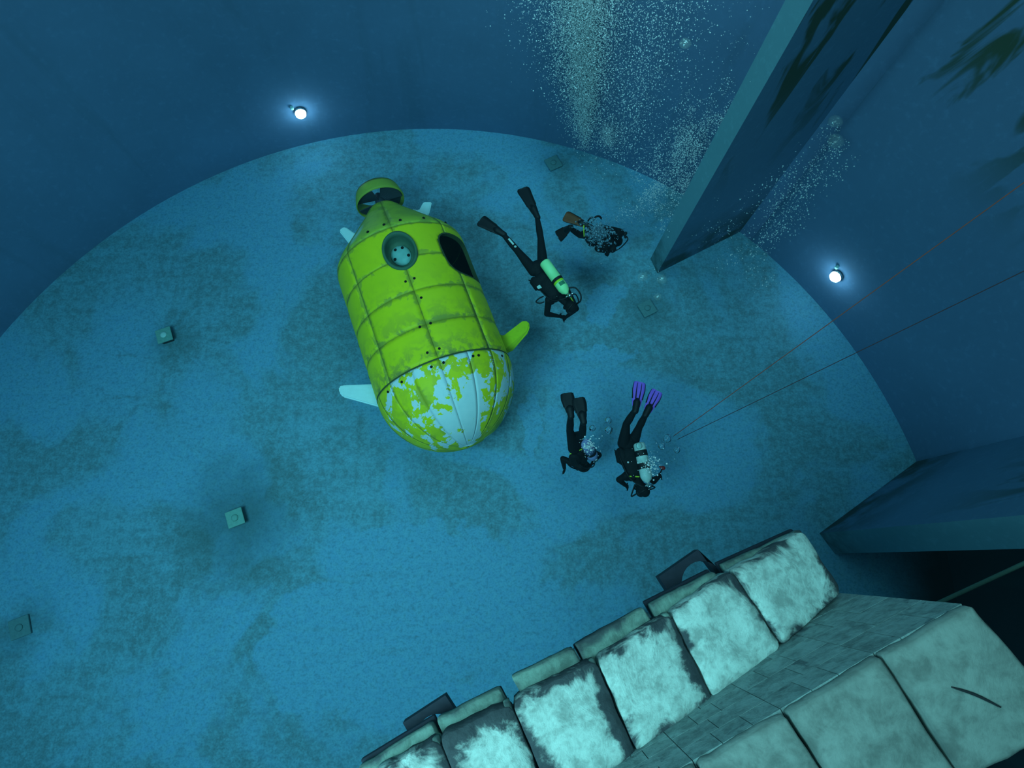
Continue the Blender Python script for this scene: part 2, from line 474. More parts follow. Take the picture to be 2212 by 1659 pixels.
def emit(name, col, s):
    t = NT(name); e = t.n('ShaderNodeEmission'); e.inputs[0].default_value = (*col, 1); e.inputs[1].default_value = s
    t.t.links.new(e.outputs[0], t.out.inputs['Surface']); return t.m


M_LAMP = emit('lamp_lens', (0.75, 0.97, 1.0), 14.0)

# ------------------------------------------------------------------ the pool: floor, walls, water
PC = Vector((-1.14, -0.30, 0)); PR = 9.33; TOP = 13.2


def arc_wall(name, a0, a1, mat, n):
    V, F = [], []
    for i in range(n + 1):
        a = a0 + (a1 - a0) * i / n
        for r in (PR, PR + 0.4):
            for z in (-0.3, TOP):
                V.append(PC + Vector((r * math.cos(a), r * math.sin(a), z)))
    for i in range(n):
        b, c = i * 4, i * 4 + 4
        F += [(b, b + 1, c + 1, c), (b + 2, c + 2, c + 3, b + 3), (b + 1, b + 3, c + 3, c + 1)]
    F += [(0, 2, 3, 1), (n * 4, n * 4 + 1, n * 4 + 3, n * 4 + 2)]
    return struct(mesh(name, V, F, mat, None, True))


def ang(p):
    return math.atan2(p.y - PC.y, p.x - PC.x)


V = [PC + Vector(((PR + 0.2) * math.cos(2 * math.pi * k / 128), (PR + 0.2) * math.sin(2 * math.pi * k / 128), z)) for z in (0, -0.3) for k in range(128)]
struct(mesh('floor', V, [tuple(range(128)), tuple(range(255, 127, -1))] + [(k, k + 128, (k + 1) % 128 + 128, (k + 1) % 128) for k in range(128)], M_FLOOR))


def hit_circle(p, d):
    o = (p - PC); o.z = 0; d = Vector((d.x, d.y, 0)).normalized()
    b = o.dot(d); c = o.dot(o) - PR * PR
    return Vector((p.x, p.y, 0)) + d * (-b + math.sqrt(b * b - c))


def divider(name, right, left, along):
    """a partition: 'right' and 'left' are the floor corners of its free end"""
    d = Vector((along.x, along.y, 0)).normalized()
    q0 = hit_circle(right, d) + d * 0.3; q1 = hit_circle(left, d) + d * 0.3
    poly = [right, left, q1, q0]
    n = 4
    V = [Vector((p.x, p.y, z)) for z in (-0.05, TOP) for p in poly]
    F = [(0, 1, 5, 4), (1, 2, 6, 5), (2, 3, 7, 6), (3, 0, 4, 7), (4, 5, 6, 7), (3, 2, 1, 0)]
    o = mesh(name, V, F, [M_DIV, M_DIVEND])
    o.data.polygons[0].material_index = 1
    bm = bmesh.new(); bm.from_mesh(o.data); bmesh.ops.recalc_face_normals(bm, faces=bm.faces)
    bm.to_mesh(o.data); bm.free()
    return struct(o), q0


r1, l1 = at(1420, 590, 0), at(1405, 559, 0)
d1, h1 = divider('wall_divider_north', r1, l1, at(1560, 520, 0) - r1)
r2 = at(1770, 1152, 0)
dir2 = (at(1978, 998, 0) - r2)
side2 = Vector((dir2.y, -dir2.x, 0)).normalized() * 0.42
d2, h2 = divider('wall_divider_east', r2, r2 + side2, dir2)
A1, A2 = ang(h1), ang(h2)
arc_wall('wall_back', A1 - 0.02, A1 + 3.6, M_WALL, 96)
arc_wall('wall_right', A2 - 0.02, A1 - 0.02, M_WALLR, 32)
arc_wall('wall_front', A1 + 3.6 - 2 * math.pi, A2 - 0.02, M_SHADEW, 48)


# water filling the tank: thin haze
def water():
    t = NT('pool_water')
    sc = t.n('ShaderNodeVolumeScatter'); sc.inputs['Color'].default_value = (0.25, 0.75, 1.0, 1)
    sc.inputs['Density'].default_value = 0.004; sc.inputs['Anisotropy'].default_value = 0.3
    ab = t.n('ShaderNodeVolumeAbsorption'); ab.inputs['Color'].default_value = (0.05, 0.80, 1.0, 1); ab.inputs['Density'].default_value = 0.035
    ad = t.n('ShaderNodeAddShader')
    t.t.links.new(sc.outputs[0], ad.inputs[0]); t.t.links.new(ab.outputs[0], ad.inputs[1])
    t.t.links.new(ad.outputs[0], t.out.inputs['Volume'])
    n = 64
    V = [PC + Vector(((PR + 0.3) * math.cos(2 * math.pi * k / n), (PR + 0.3) * math.sin(2 * math.pi * k / n), z)) for z in (13.0, -0.2) for k in range(n)]
    return struct(mesh('water', V, [tuple(range(n)), tuple(range(2 * n - 1, n - 1, -1))] + [(k, k + n, (k + 1) % n + n, (k + 1) % n) for k in range(n)], t.m))


WATER = water()

# ------------------------------------------------------------------ the yellow submarine
SF = Vector((-0.8268, 2.9202, 1.2349)); SR = Vector((-1.6672, 5.1701, 1.185)); HR = 1.165
SA = (SF - SR).normalized(); HL = (SF - SR).length
SU = (Vector((0, 0, 1)) - SA * SA.z).normalized(); SX = SU.cross(SA) * -1
if SX.x < 0: SX = -SX


def hull(u, th, r):
    """u 0..1 from the rear ring to the front ring, th in degrees from the top, to the right positive"""
    a = math.radians(th)
    return SR + SA * (u * HL) + (SU * math.cos(a) + SX * math.sin(a)) * r


sub = thing('submarine', 'yellow submarine with peeling nose lying on the pool floor', 'submarine', (SR + SF).to_tuple()[0:2] and ((SR.x + SF.x) / 2, (SR.y + SF.y) / 2, 0.0))
HATCH_C, HATCH_R, HATCH_S = 0.19, 0.245, 1.30
WIN_U, WIN_T, WIN_HU, WIN_HT = 0.245, 60.0, 0.172, 25.5


def cut_value(u, th):
    """<1 inside an opening"""
    h = math.hypot((u - HATCH_C) * HL / HATCH_S, math.radians(th) * HR) / HATCH_R
    sk = (u - WIN_U) / WIN_HU
    w = (abs(sk) ** 3.4 + abs((th - WIN_T - 1.5 * sk) / (WIN_HT)) ** 3.4) ** (1 / 3.4)
    return h, w


def snap(u, th):
    h, w = cut_value(u, th)
    if h < 1.0:
        return HATCH_C + (u - HATCH_C) / max(h, 1e-6), th / max(h, 1e-6)
    if w < 1.0:
        return WIN_U + (u - WIN_U) / max(w, 1e-6), WIN_T + (th - WIN_T) / max(w, 1e-6)
    return u, th


def hull_patch(name, u0, u1, t0, t1, nu, nt, r, mat, bulge=0.0, skirt=0.0, gap=0.0, parent=None, stain=0.0):
    gu = gap / HL; gt = math.degrees(gap / HR)
    grid = {}; V = []; E = []; S = []
    keep = []
    us = [u0 + gu + (u1 - u0 - 2 * gu) * i / nu for i in range(nu + 1)]
    ts = [t0 + gt + (t1 - t0 - 2 * gt) * j / nt for j in range(nt + 1)]
    used = set()
    for i in range(nu):
        for j in range(nt):
            h, w = cut_value((us[i] + us[i + 1]) / 2, (ts[j] + ts[j + 1]) / 2)
            if h < 1 or w < 1: continue
            keep.append((i, j)); used |= {(i, j), (i + 1, j), (i, j + 1), (i + 1, j + 1)}
    for (i, j) in sorted(used):
        u, th = snap(us[i], ts[j])
        du = min(u - u0, u1 - u) * HL; dt = math.radians(min(th - t0, t1 - th)) * HR
        e = max(0.0, min(du, dt))
        b = bulge * (1 - math.exp(-e / 0.05)) - bulge
        grid[(i, j)] = len(V); V.append(hull(u, th, r + b)); E.append(e)
        S.append(stain * max(0.0, 1 - (u1 - u) * HL / 0.45))
    F = [(grid[(i, j)], grid[(i, j + 1)], grid[(i + 1, j + 1)], grid[(i + 1, j)]) for i, j in keep]
    if skirt:
        cnt = {}
        for f in F:
            for k in range(4):
                e = (f[k], f[(k + 1) % 4]); cnt[tuple(sorted(e))] = cnt.get(tuple(sorted(e)), 0) + 1
        low = {}
        for f in list(F):
            for k in range(4):
                a, b = f[k], f[(k + 1) % 4]
                if cnt[tuple(sorted((a, b)))] == 1:
                    for q in (a, b):
                        if q not in low:
                            p = V[q]; ax = SR + SA * (p - SR).dot(SA)
                            low[q] = len(V); V.append(ax + (p - ax) * (1 - skirt / HR)); E.append(0); S.append(0)
                    F.append((b, a, low[a], low[b]))
    return mesh(name, V, F, mat, parent, True, {'edge_d': E, 'stain': S})


for i in range(4):
    for j in range(8):
        t0 = -180 + 45 * j
        fine = i < 2 and -46 < t0 < 90
        hull_patch('hull_panel', i / 4, (i + 1) / 4, t0, t0 + 45, 16 if fine else 8, 20 if fine else 10, HR, M_HULL, 0.007, 0.032, 0.0018, sub, (0.1, 0.25, 0.6, 1.0)[i])
hull_patch('hull_liner', 0, 1, -180, 180, 40, 96, HR - 0.045, M_INSIDE, parent=sub)


def rev_panels(name, c, axis, prof, t0, t1, nt, mat, parent, gap=0.006, bulge=0.012, rib=0.0, peel=None):
    """panel of a body of revolution between two angles (degrees)"""
    V, F, E, PL = [], [], [], []
    for (s, r) in prof:
        for k in range(nt + 1):
            g = math.degrees(gap / max(r, 0.05)); g = min(g, (t1 - t0) * 0.3)
            th = t0 + g + (t1 - t0 - 2 * g) * k / nt; a = math.radians(th)
            e = math.radians(min(th - t0, t1 - th)) * r
            b = bulge * (1 - math.exp(-e / 0.04)) * min(1, r / 0.4) + rib * math.exp(-(e / 0.025) ** 2)
            V.append(c + axis * s + (SU * math.cos(a) + SX * math.sin(a)) * (r + b))
            E.append(min(e, abs(s - prof[0][0]) + 0.01)); PL.append(peel(s, th) if peel else 0)
    w = nt + 1
    for i in range(len(prof) - 1):
        for k in range(nt):
            F.append((i * w + k, (i + 1) * w + k, (i + 1) * w + k + 1, i * w + k + 1))
    n0 = len(V)
    rim = [i * w for i in range(len(prof))] + [(len(prof) - 1) * w + k for k in range(1, w)] + [i * w + nt for i in range(len(prof) - 2, -1, -1)] + [k for k in range(nt - 1, 0, -1)]
    for q in rim:
        p = V[q]; ax = c + axis * (p - c).dot(axis)
        V.append(p + (ax - p).normalized() * 0.035 if (ax - p).length > 0.04 else p.copy()); E.append(0); PL.append(0)
    for k in range(len(rim)):
        a, b = rim[k], rim[(k + 1) % len(rim)]
        F.append((b, a, n0 + k, n0 + (k + 1) % len(rim)))
    return mesh(name, V, F, mat, parent, True, {'edge_d': E, 'peel': PL, 'stain': [0.25] * len(V)})


NL = 1.18
prof = [(0.012, HR - 0.004)] + [(NL * math.sin(q), HR * math.cos(q)) for q in np.linspace(0.04, math.pi / 2 - 0.02, 18)]


def peel_amount(s, th):
    return 1.0 - abs(th - 10) / 90.0 + 0.45 * (s / NL - 0.5) + (0.5 if s < 0.14 and 0 < th < 70 else 0)


for j in range(16):
    t0 = -180 + 22.5 * j
    rev_panels('nose_gore', SF, SA, prof, t0, t0 + 22.5, 8, M_NOSE, sub, 0.0012, 0.002, 0.007, peel_amount)
lathe('nose_core', SF, SA, [(-0.02, HR - 0.05)] + [(max(0, s - 0.02), max(0.01, r - 0.035)) for s, r in prof], M_GRIME, sub, 48, hint=SU)
lathe('front_ring', SF, SA, [(-0.02, HR - 0.03), (-0.012, HR + 0.001), (0.0, HR + 0.005), (0.012, HR + 0.001), (0.02, HR - 0.03)], M_GRIME, sub, 64, hint=SU)
tailp = [(-0.012, HR - 0.01), (-0.06, HR - 0.02), (-0.2, 1.06), (-0.4, 0.89), (-0.6, 0.72), (-0.8, 0.555), (-0.95, 0.43), (-1.08, 0.335), (-1.16, 0.27), (-1.2, 0.20)]
for j in range(8):
    t0 = -180 + 45 * j
    rev_panels('tail_panel', SR, SA, tailp, t0, t0 + 45, 8, M_TAIL, sub, 0.0008, 0.0, 0.0, lambda s, th: math.exp(-((th + 38) / 9) ** 2 - ((s + 0.35) / 0.3) ** 2))
lathe('tail_core', SR, SA, [(s, max(0.02, r - 0.03)) for s, r in tailp], M_GRIME, sub, 40, hint=SU)
# hatch in the roof
hc = hull(HATCH_C, 0, 0)
cup = lathe('hatch_cup', hull(HATCH_C, 0, HR), SU, [(-0.05, HATCH_R + 0.035), (0.012, HATCH_R + 0.03), (0.022, HATCH_R + 0.012), (0.016, HATCH_R - 0.008), (-0.05, HATCH_R - 0.014), (-0.19, HATCH_R - 0.018), (-0.22, HATCH_R - 0.05)], M_HATCH, sub, 36, hint=SA, cap0=False, sc=(HATCH_S, 1))
pc = hull(HATCH_C, 0, HR - 0.215) - SA * 0.03
lathe('hatch_plate', pc, SU, [(-0.01, 0.165), (0.012, 0.16), (0.035, 0.12), (0.05, 0.02)], M_HATCHPLATE, cup, 28, hint=SA, sc=(1.15, 1))
for q in (62, 118, 205, 335):
    a = math.radians(q)
    lathe('bolt_hole', pc + (SX * math.cos(a) - SA * math.sin(a)) * 0.125 + SU * 0.03, SU, [(0, 0.024), (0.016, 0.024), (0.018, 0.015)], M_HOLE, cup, 12)
# rubber lip round the side window
pts = []
for k in range(48):
    a = 2 * math.pi * k / 48
    cu, ct = math.cos(a), math.sin(a)
    f = (abs(cu) ** 3.4 + abs(ct) ** 3.4) ** (-1 / 3.4)
    u, th = WIN_U + cu * f * WIN_HU, WIN_T + ct * f * WIN_HT + 1.5 * cu * f
    pts.append(hull(u, th, HR - 0.005))
V = []; F = []
for k, p in enumerate(pts):
    ax = SR + SA * (p - SR).dot(SA); n = (p - ax).normalized(); tg = (pts[(k + 1) % 48] - pts[k - 1]).normalized(); s = n.cross(tg)
    for (dn, ds) in ((0.008, -0.012), (0.008, 0.012), (-0.06, 0.012), (-0.06, -0.012)):
        V.append(p + n * dn + s * ds)
for k in range(48):
    for q in range(4):
        F.append((k * 4 + q, k * 4 + (q + 1) % 4, (k + 1) % 48 * 4 + (q + 1) % 4, (k + 1) % 48 * 4 + q))
mesh('window_frame', V, F, M_GRIME, sub)
# bolt holes along the top
for (u, th) in ((0.42, -3.8), (0.417, 3.4), (0.565, 3.3), (0.756, -5.1), (0.755, 3.4), (0.939, -6.3), (0.939, 3.1), (0.46, 88), (0.72, 93), (0.3, -84), (0.55, -86), (0.8, -86)):
    p = hull(u, th, HR); ax = SR + SA * (p - SR).dot(SA)
    lathe('bolt_hole', p, p - ax, [(-0.01, 0.021), (0.003, 0.021), (0.004, 0.014)], M_HOLE, sub, 14)
for (s, th) in ((0.09, -7), (0.09, 2.5), (0.10, 26), (0.10, 31), (0.10, -33), (0.10, -50), (0.10, 58)):
    q = math.asin(s / NL); a = math.radians(th); n = SU * math.cos(a) + SX * math.sin(a)
    lathe('bolt_hole', SF + SA * s + n * (HR * math.cos(q) + 0.006), n, [(-0.01, 0.021), (0.006, 0.021), (0.008, 0.014)], M_HOLE, sub, 14)
for th in (-20, -5, 9, 30, 55):
    a = math.radians(th); n = SU * math.cos(a) + SX * math.sin(a)
    lathe('bolt_hole', SR - SA * 0.11 + n * (HR - 0.045), n, [(-0.01, 0.024), (0.006, 0.024), (0.008, 0.014)], M_HOLE, sub, 12)


def fin_plate(name, pts, up, thick, mat, parent):
    """flat tapered plate from four corners"""
    up = Vector(up).normalized() * (thick / 2)
    P = [Vector(p) for p in pts]; n = len(P)
    V = [p + up for p in P] + [p - up for p in P]
    F = [tuple(range(n)), tuple(range(2 * n - 1, n - 1, -1))] + [(i, i + n, (i + 1) % n + n, (i + 1) % n) for i in range(n)]
    me = bpy.data.meshes.new(name); me.from_pydata(V, [], F)
    bm = bmesh.new(); bm.from_mesh(me); bmesh.ops.recalc_face_normals(bm, faces=bm.faces)
    bmesh.ops.bevel(bm, geom=list(bm.edges), offset=min(thick * 0.35, 0.02), segments=2, affect='EDGES', clamp_overlap=True)
    bm.to_mesh(me); bm.free()
    return link(name, me, mat, parent)


zl = 1.25
o = fin_plate('dive_plane', [at(815, 830, zl), at(828, 882, zl), at(741, 858, zl), at(733, 848, zl), at(732, 836, zl), at(740, 833, zl)], (0.1, 0, 1), 0.07, M_WFIN, sub)
o['label'] = 'white dive plane on the near side of the hull'
zr = 1.15
o = fin_plate('dive_plane', [at(1074, 722, zr), at(1082, 768, zr), at(1108, 756, 1.3), at(1141, 718, 1.75), at(1145, 703, 1.85), at(1140, 695, 1.85), at(1128, 695, 1.75), at(1088, 726, 1.3)], (-0.3, 0.35, 1), 0.07, M_YFIN, sub)
o['label'] = 'yellow dive plane bent upwards'
for pts in ([(790, 508), (768, 540), (752, 524), (733, 500), (738, 493), (746, 491), (770, 507)], [(890, 452), (918, 474), (927, 463), (933, 437), (915, 437), (905, 455)]):
    o = fin_plate('tail_fin', [at(x, y, 1.1) for x, y in pts], (0, 0, 1), 0.05, M_WFIN, sub)
    o['label'] = 'small white tail fin'
# ducted propeller
DC = SR - SA * 1.32
duct = lathe('propeller_duct', DC, SA, [(0.0, 0.435), (0.015, 0.447), (-0.03, 0.455), (-0.20, 0.415), (-0.26, 0.39), (-0.20, 0.385), (-0.03, 0.425), (0.0, 0.435)], M_TAIL, sub, 48, hint=SU)
me = duct.data
bm = bmesh.new(); bm.from_mesh(me); bm.faces.ensure_lookup_table()
bmesh.ops.delete(bm, geom=[f for f in bm.faces if len(f.verts) > 4], context='FACES_ONLY'); bmesh.ops.recalc_face_normals(bm, faces=bm.faces)
bm.to_mesh(me); bm.free()
hub = lathe('propeller_hub', DC, SA, [(-0.22, 0.03), (-0.18, 0.07), (0.0, 0.10), (0.14, 0.13)], M_BLADE, sub, 20)
for (a0, a1) in ((-88, -12), (14, 84), (92, 172), (180, 264)):
    V, F = [], []
    for i in range(7):
        a = math.radians(a0 + (a1 - a0) * i / 6)
        dirv = SU * math.cos(a) + SX * math.sin(a)
        tw = 0.12 * (i / 6 - 0.5)
        for r in (0.08, 0.25, 0.415):
            for s in (0.008, -0.008):
                V.append(DC + SA * (-0.05 + tw * (0.5 + r) + s) + dirv * r)
    for i in range(6):
        b, c = i * 6, i * 6 + 6
        for r in (0, 2):
            F += [(b + r, c + r, c + r + 2, b + r + 2), (b + r + 1, b + r + 3, c + r + 3, c + r + 1)]
        F += [(b + 4, c + 4, c + 5, b + 5), (b, b + 1, c + 1, c)]
    F += [(0, 2, 3, 1), (2, 4, 5, 3), (36, 37, 39, 38), (38, 39, 41, 40)]
    mesh('propeller_blade', V, F, M_BLADE, sub, False)
# keel feet on the floor
for u in (0.15, 0.85):
    for s in (-1, 1):
        p = hull(u, 180 - s * 24, HR - 0.02)
        poly = [(p.x + SA.x * a + SX.x * b, p.y + SA.y * a + SX.y * b) for a, b in ((-0.18, -0.07), (0.18, -0.07), (0.18, 0.07), (-0.18, 0.07))]
        prism('keel_foot', poly, 0.0, p.z + 0.03, M_GRIME, sub, 0.01)

# ------------------------------------------------------------------ floor fittings and lamps
FL = ['square pale floor fitting with round cap beyond the left shoulder of the submarine', 'square green floor fitting in a dark stain, front left of the submarine',
      'dim square floor fitting at the far left edge', 'faint square floor fitting below the three big bubbles by the divider foot', 'faint square floor fitting near the back wall, right of the submarine tail']
for i, p in enumerate(INLETS):
    t = thing('floor_fitting', FL[i], 'fitting', (p.x, p.y, 0), 'square fittings set in the pool floor')
    a = math.radians(22 if i < 3 else 28); s = (0.14, 0.145, 0.16, 0.15, 0.15)[i]; h = 0.16 if i < 2 else 0.06
    poly = [(p.x + s * (math.cos(a) * x - math.sin(a) * y), p.y + s * (math.sin(a) * x + math.cos(a) * y)) for x, y in ((-1, -1), (1, -1), (1, 1), (-1, 1))]
    prism('cover_plate', poly, h - 0.03, h, M_PLATE if i < 2 else M_PLATED, t, 0.008)
    s *= 0.72
    poly = [(p.x + s * (math.cos(a) * x - math.sin(a) * y), p.y + s * (math.sin(a) * x + math.cos(a) * y)) for x, y in ((-1, -1), (1, -1), (1, 1), (-1, 1))]
    prism('base', poly, 0.0, h - 0.03, M_CORE, t)
    lathe('cap', (p.x, p.y, h), (0, 0, 1), [(0, 0.062), (0.018, 0.058), (0.026, 0.03)], M_PALE if i == 0 else M_PLATE if i < 2 else M_PLATED, t, 18)


def wall_hit(px, py):
    r = CM @ np.array([px - CX, py - CY, FOC])
    o = np.array([-PC.x, -PC.y]); dd = r[:2]
    a = dd @ dd; b = o @ dd; c = o @ o - PR * PR
    t = (-b + math.sqrt(b * b - a * c)) / a
    return Vector((r[0] * t, r[1] * t, CAM_H + r[2] * t))


for (px, py, lab) in ((648, 240, 'bright round pool lamp on the back wall above the submarine'), (1810, 594, 'bright round pool lamp on the right wall beside the ropes')):
    p = wall_hit(px, py)
    n = Vector((PC.x - p.x, PC.y - p.y, 0)).normalized()
    t = thing('pool_lamp', lab, 'lamp', (p.x, p.y, p.z), 'round lamps on the pool wall')
    lathe('housing', p, n, [(-0.02, 0.115), (0.04, 0.115), (0.055, 0.11), (0.055, 0.10)], M_CHROME, t, 24)
    lathe('lens', p, n, [(0.05, 0.108), (0.10, 0.10), (0.14, 0.06), (0.155, 0.01)], M_LAMP, t, 24)
    lathe('glint_knob', p + n * 0.0 + Vector((-n.y, n.x, 0)) * -0.12 + Vector((0, 0, 0.15)), n, [(-0.02, 0.035), (0.05, 0.035), (0.06, 0.02)], M_PALE, t, 12)  # small pale knob standing in for the faint glint beside the lamp
    L = bpy.data.lights.new('lamp_glow', 'POINT'); L.energy = 7; L.color = (0.45, 0.9, 1.0); L.shadow_soft_size = 0.08
    lo = bpy.data.objects.new('lamp_glow', L); COL.objects.link(lo); lo.location = p + n * 0.28

# ------------------------------------------------------------------ divers


def joint(px, parent, length, s=0):
    """point on the sight line of a pixel at about the given bone length from the parent joint"""
    best = None
    for k in range(81):
        z = parent.z + (k / 80 * length * (s if s else 0.0001))
        q = at(px[0], px[1], z)
        e = abs((q - parent).length - length)
        if best is None or e < best[0]: best = (e, q)
    return best[1]


class Body:
    def __init__(self):
        self.bm = bmesh.new()

    def ball(self, c, radii, axes=None):
        m = Matrix.Diagonal((*radii, 1)) if not isinstance(radii, (int, float)) else Matrix.Diagonal((radii, radii, radii, 1))
        R = Matrix((axes[0], axes[1], axes[2])).transposed().to_4x4() if axes else Matrix()
        bmesh.ops.create_icosphere(self.bm, subdivisions=3 if max(m[0][0], m[1][1]) > 0.03 else 2, radius=1, matrix=Matrix.Translation(c) @ R @ m)

    def limb(self, a, b, ra, rb):
        a, b = Vector(a), Vector(b)
        d = b - a
        if d.length < 1e-5: return
        q = d.to_track_quat('Z', 'Y').to_matrix().to_4x4()
        bmesh.ops.create_cone(self.bm, cap_ends=True, segments=14, radius1=ra, radius2=rb, depth=d.length, matrix=Matrix.Translation((a + b) / 2) @ q)
        self.ball(a, ra); self.ball(b, rb)

    def build(self, name, mat, parent, voxel, smooth=4):
        o = from_bm(name, self.bm, None)
        md = o.modifiers.new('r', 'REMESH'); md.mode = 'VOXEL'; md.voxel_size = voxel
        ms = o.modifiers.new('s', 'SMOOTH'); ms.factor = 0.5; ms.iterations = smooth
        dg = bpy.context.evaluated_depsgraph_get(); dg.update()
        me = bpy.data.meshes.new_from_object(o.evaluated_get(dg))
        bpy.data.objects.remove(o, do_unlink=True)
        me.name = name
        return link(name, me, mat, parent, True)


def hand(B, wrist, direction, palm_n, curl=0.5, side=1):
    d, n, s = frame(direction, palm_n)           # n: back of the hand, s: across
    c = wrist + d * 0.05
    B.ball(c, (0.046, 0.018, 0.04), (d, n, s))
    for k, (off, ln) in enumerate(((-0.030, 0.062), (-0.010, 0.076), (0.010, 0.078), (0.029, 0.068))):
        p = wrist + d * 0.075 + s * off
        q = p + d * ln * 0.5 - n * ln * 0.25 * curl + s * off * 0.25
        e = q + d * ln * 0.35 - n * ln * 0.5 * curl
        B.limb(p, q, 0.0105, 0.0095); B.limb(q, e, 0.0095, 0.008)
    p = wrist + d * 0.03 + s * 0.034 * side
    q = p + d * 0.035 + s * 0.030 * side - n * 0.01
    e = q + d * 0.028 + s * 0.004 * side - n * 0.012
    B.limb(p, q, 0.013, 0.0115); B.limb(q, e, 0.0115, 0.009)


def flipper(name, ankle, toe, normal, length_w, mat, parent, foot_mat, rib_mat=None, tipw=0.105, pocket=0.36):
    """swim fin: foot pocket, blade and rails; toe is the far end of the blade"""
    ankle, toe = Vector(ankle), Vector(toe)
    a, n, s = frame(toe - ankle, normal); L = (toe - ankle).length
    prof = [(0.10, 0.060), (0.22, 0.070), (pocket, 0.080), (0.50, 0.088), (0.68, 0.100), (0.86, tipw), (0.95, tipw * 0.96), (0.99, tipw * 0.75), (1.0, tipw * 0.3)]
    V, F = [], []
    for f, w in prof:
        th = 0.014 * (1.15 - f); bend = -0.10 * L * (f ** 2) * 0.35
        for side in (-1, -0.5, 0, 0.5, 1):
            dish = 0.012 * (1 - side * side) * f
            V.append(ankle + a * (f * L) + s * (side * w) + n * (bend - dish + th / 2))
        for side in (1, 0.5, 0, -0.5, -1):
            dish = 0.012 * (1 - side * side) * f
            V.append(ankle + a * (f * L) + s * (side * w) + n * (bend - dish - th / 2))
    for i in range(len(prof) - 1):
        for k in range(10):
            F.append((i * 10 + k, i * 10 + (k + 1) % 10, (i + 1) * 10 + (k + 1) % 10, (i + 1) * 10 + k))
    F.append(tuple(range(9, -1, -1))); F.append(tuple((len(prof) - 1) * 10 + k for k in range(10)))
    fin = mesh(name, V, F, mat, parent, True)
    B = Body()
    B.limb(ankle - a * 0.03, ankle + a * (0.24 * L), 0.052, 0.060); B.limb(ankle + a * 0.02 - n * 0.035, ankle + a * (pocket * L) - n * 0.01, 0.036, 0.030)
    B.ball(ankle - a * 0.03 - n * 0.03, 0.040)
    B.build('foot_pocket', foot_mat, fin, 0.012, 3)
    for side in ((-1, 1) if rib_mat is None else (-0.96, -0.34, 0.34, 0.96)):
        pts = []
        for f, w in prof[2:-2]:
            bend = -0.10 * L * (f ** 2) * 0.35
            pts.append(ankle + a * (f * L) + s * (side * w) + n * (bend + 0.004))
        tube('rail' if rib_mat is None else 'rib', pts, lambda q: 0.009 * (1.25 - q), rib_mat or foot_mat, fin, 6)
    return fin


def ring(name, c, axis, r, w, mat, parent, th=0.006, n=20):
    return lathe(name, c, axis, [(-w / 2, r - 0.004), (-w / 2, r + th), (w / 2, r + th), (w / 2, r - 0.004)], mat, parent, n, False)


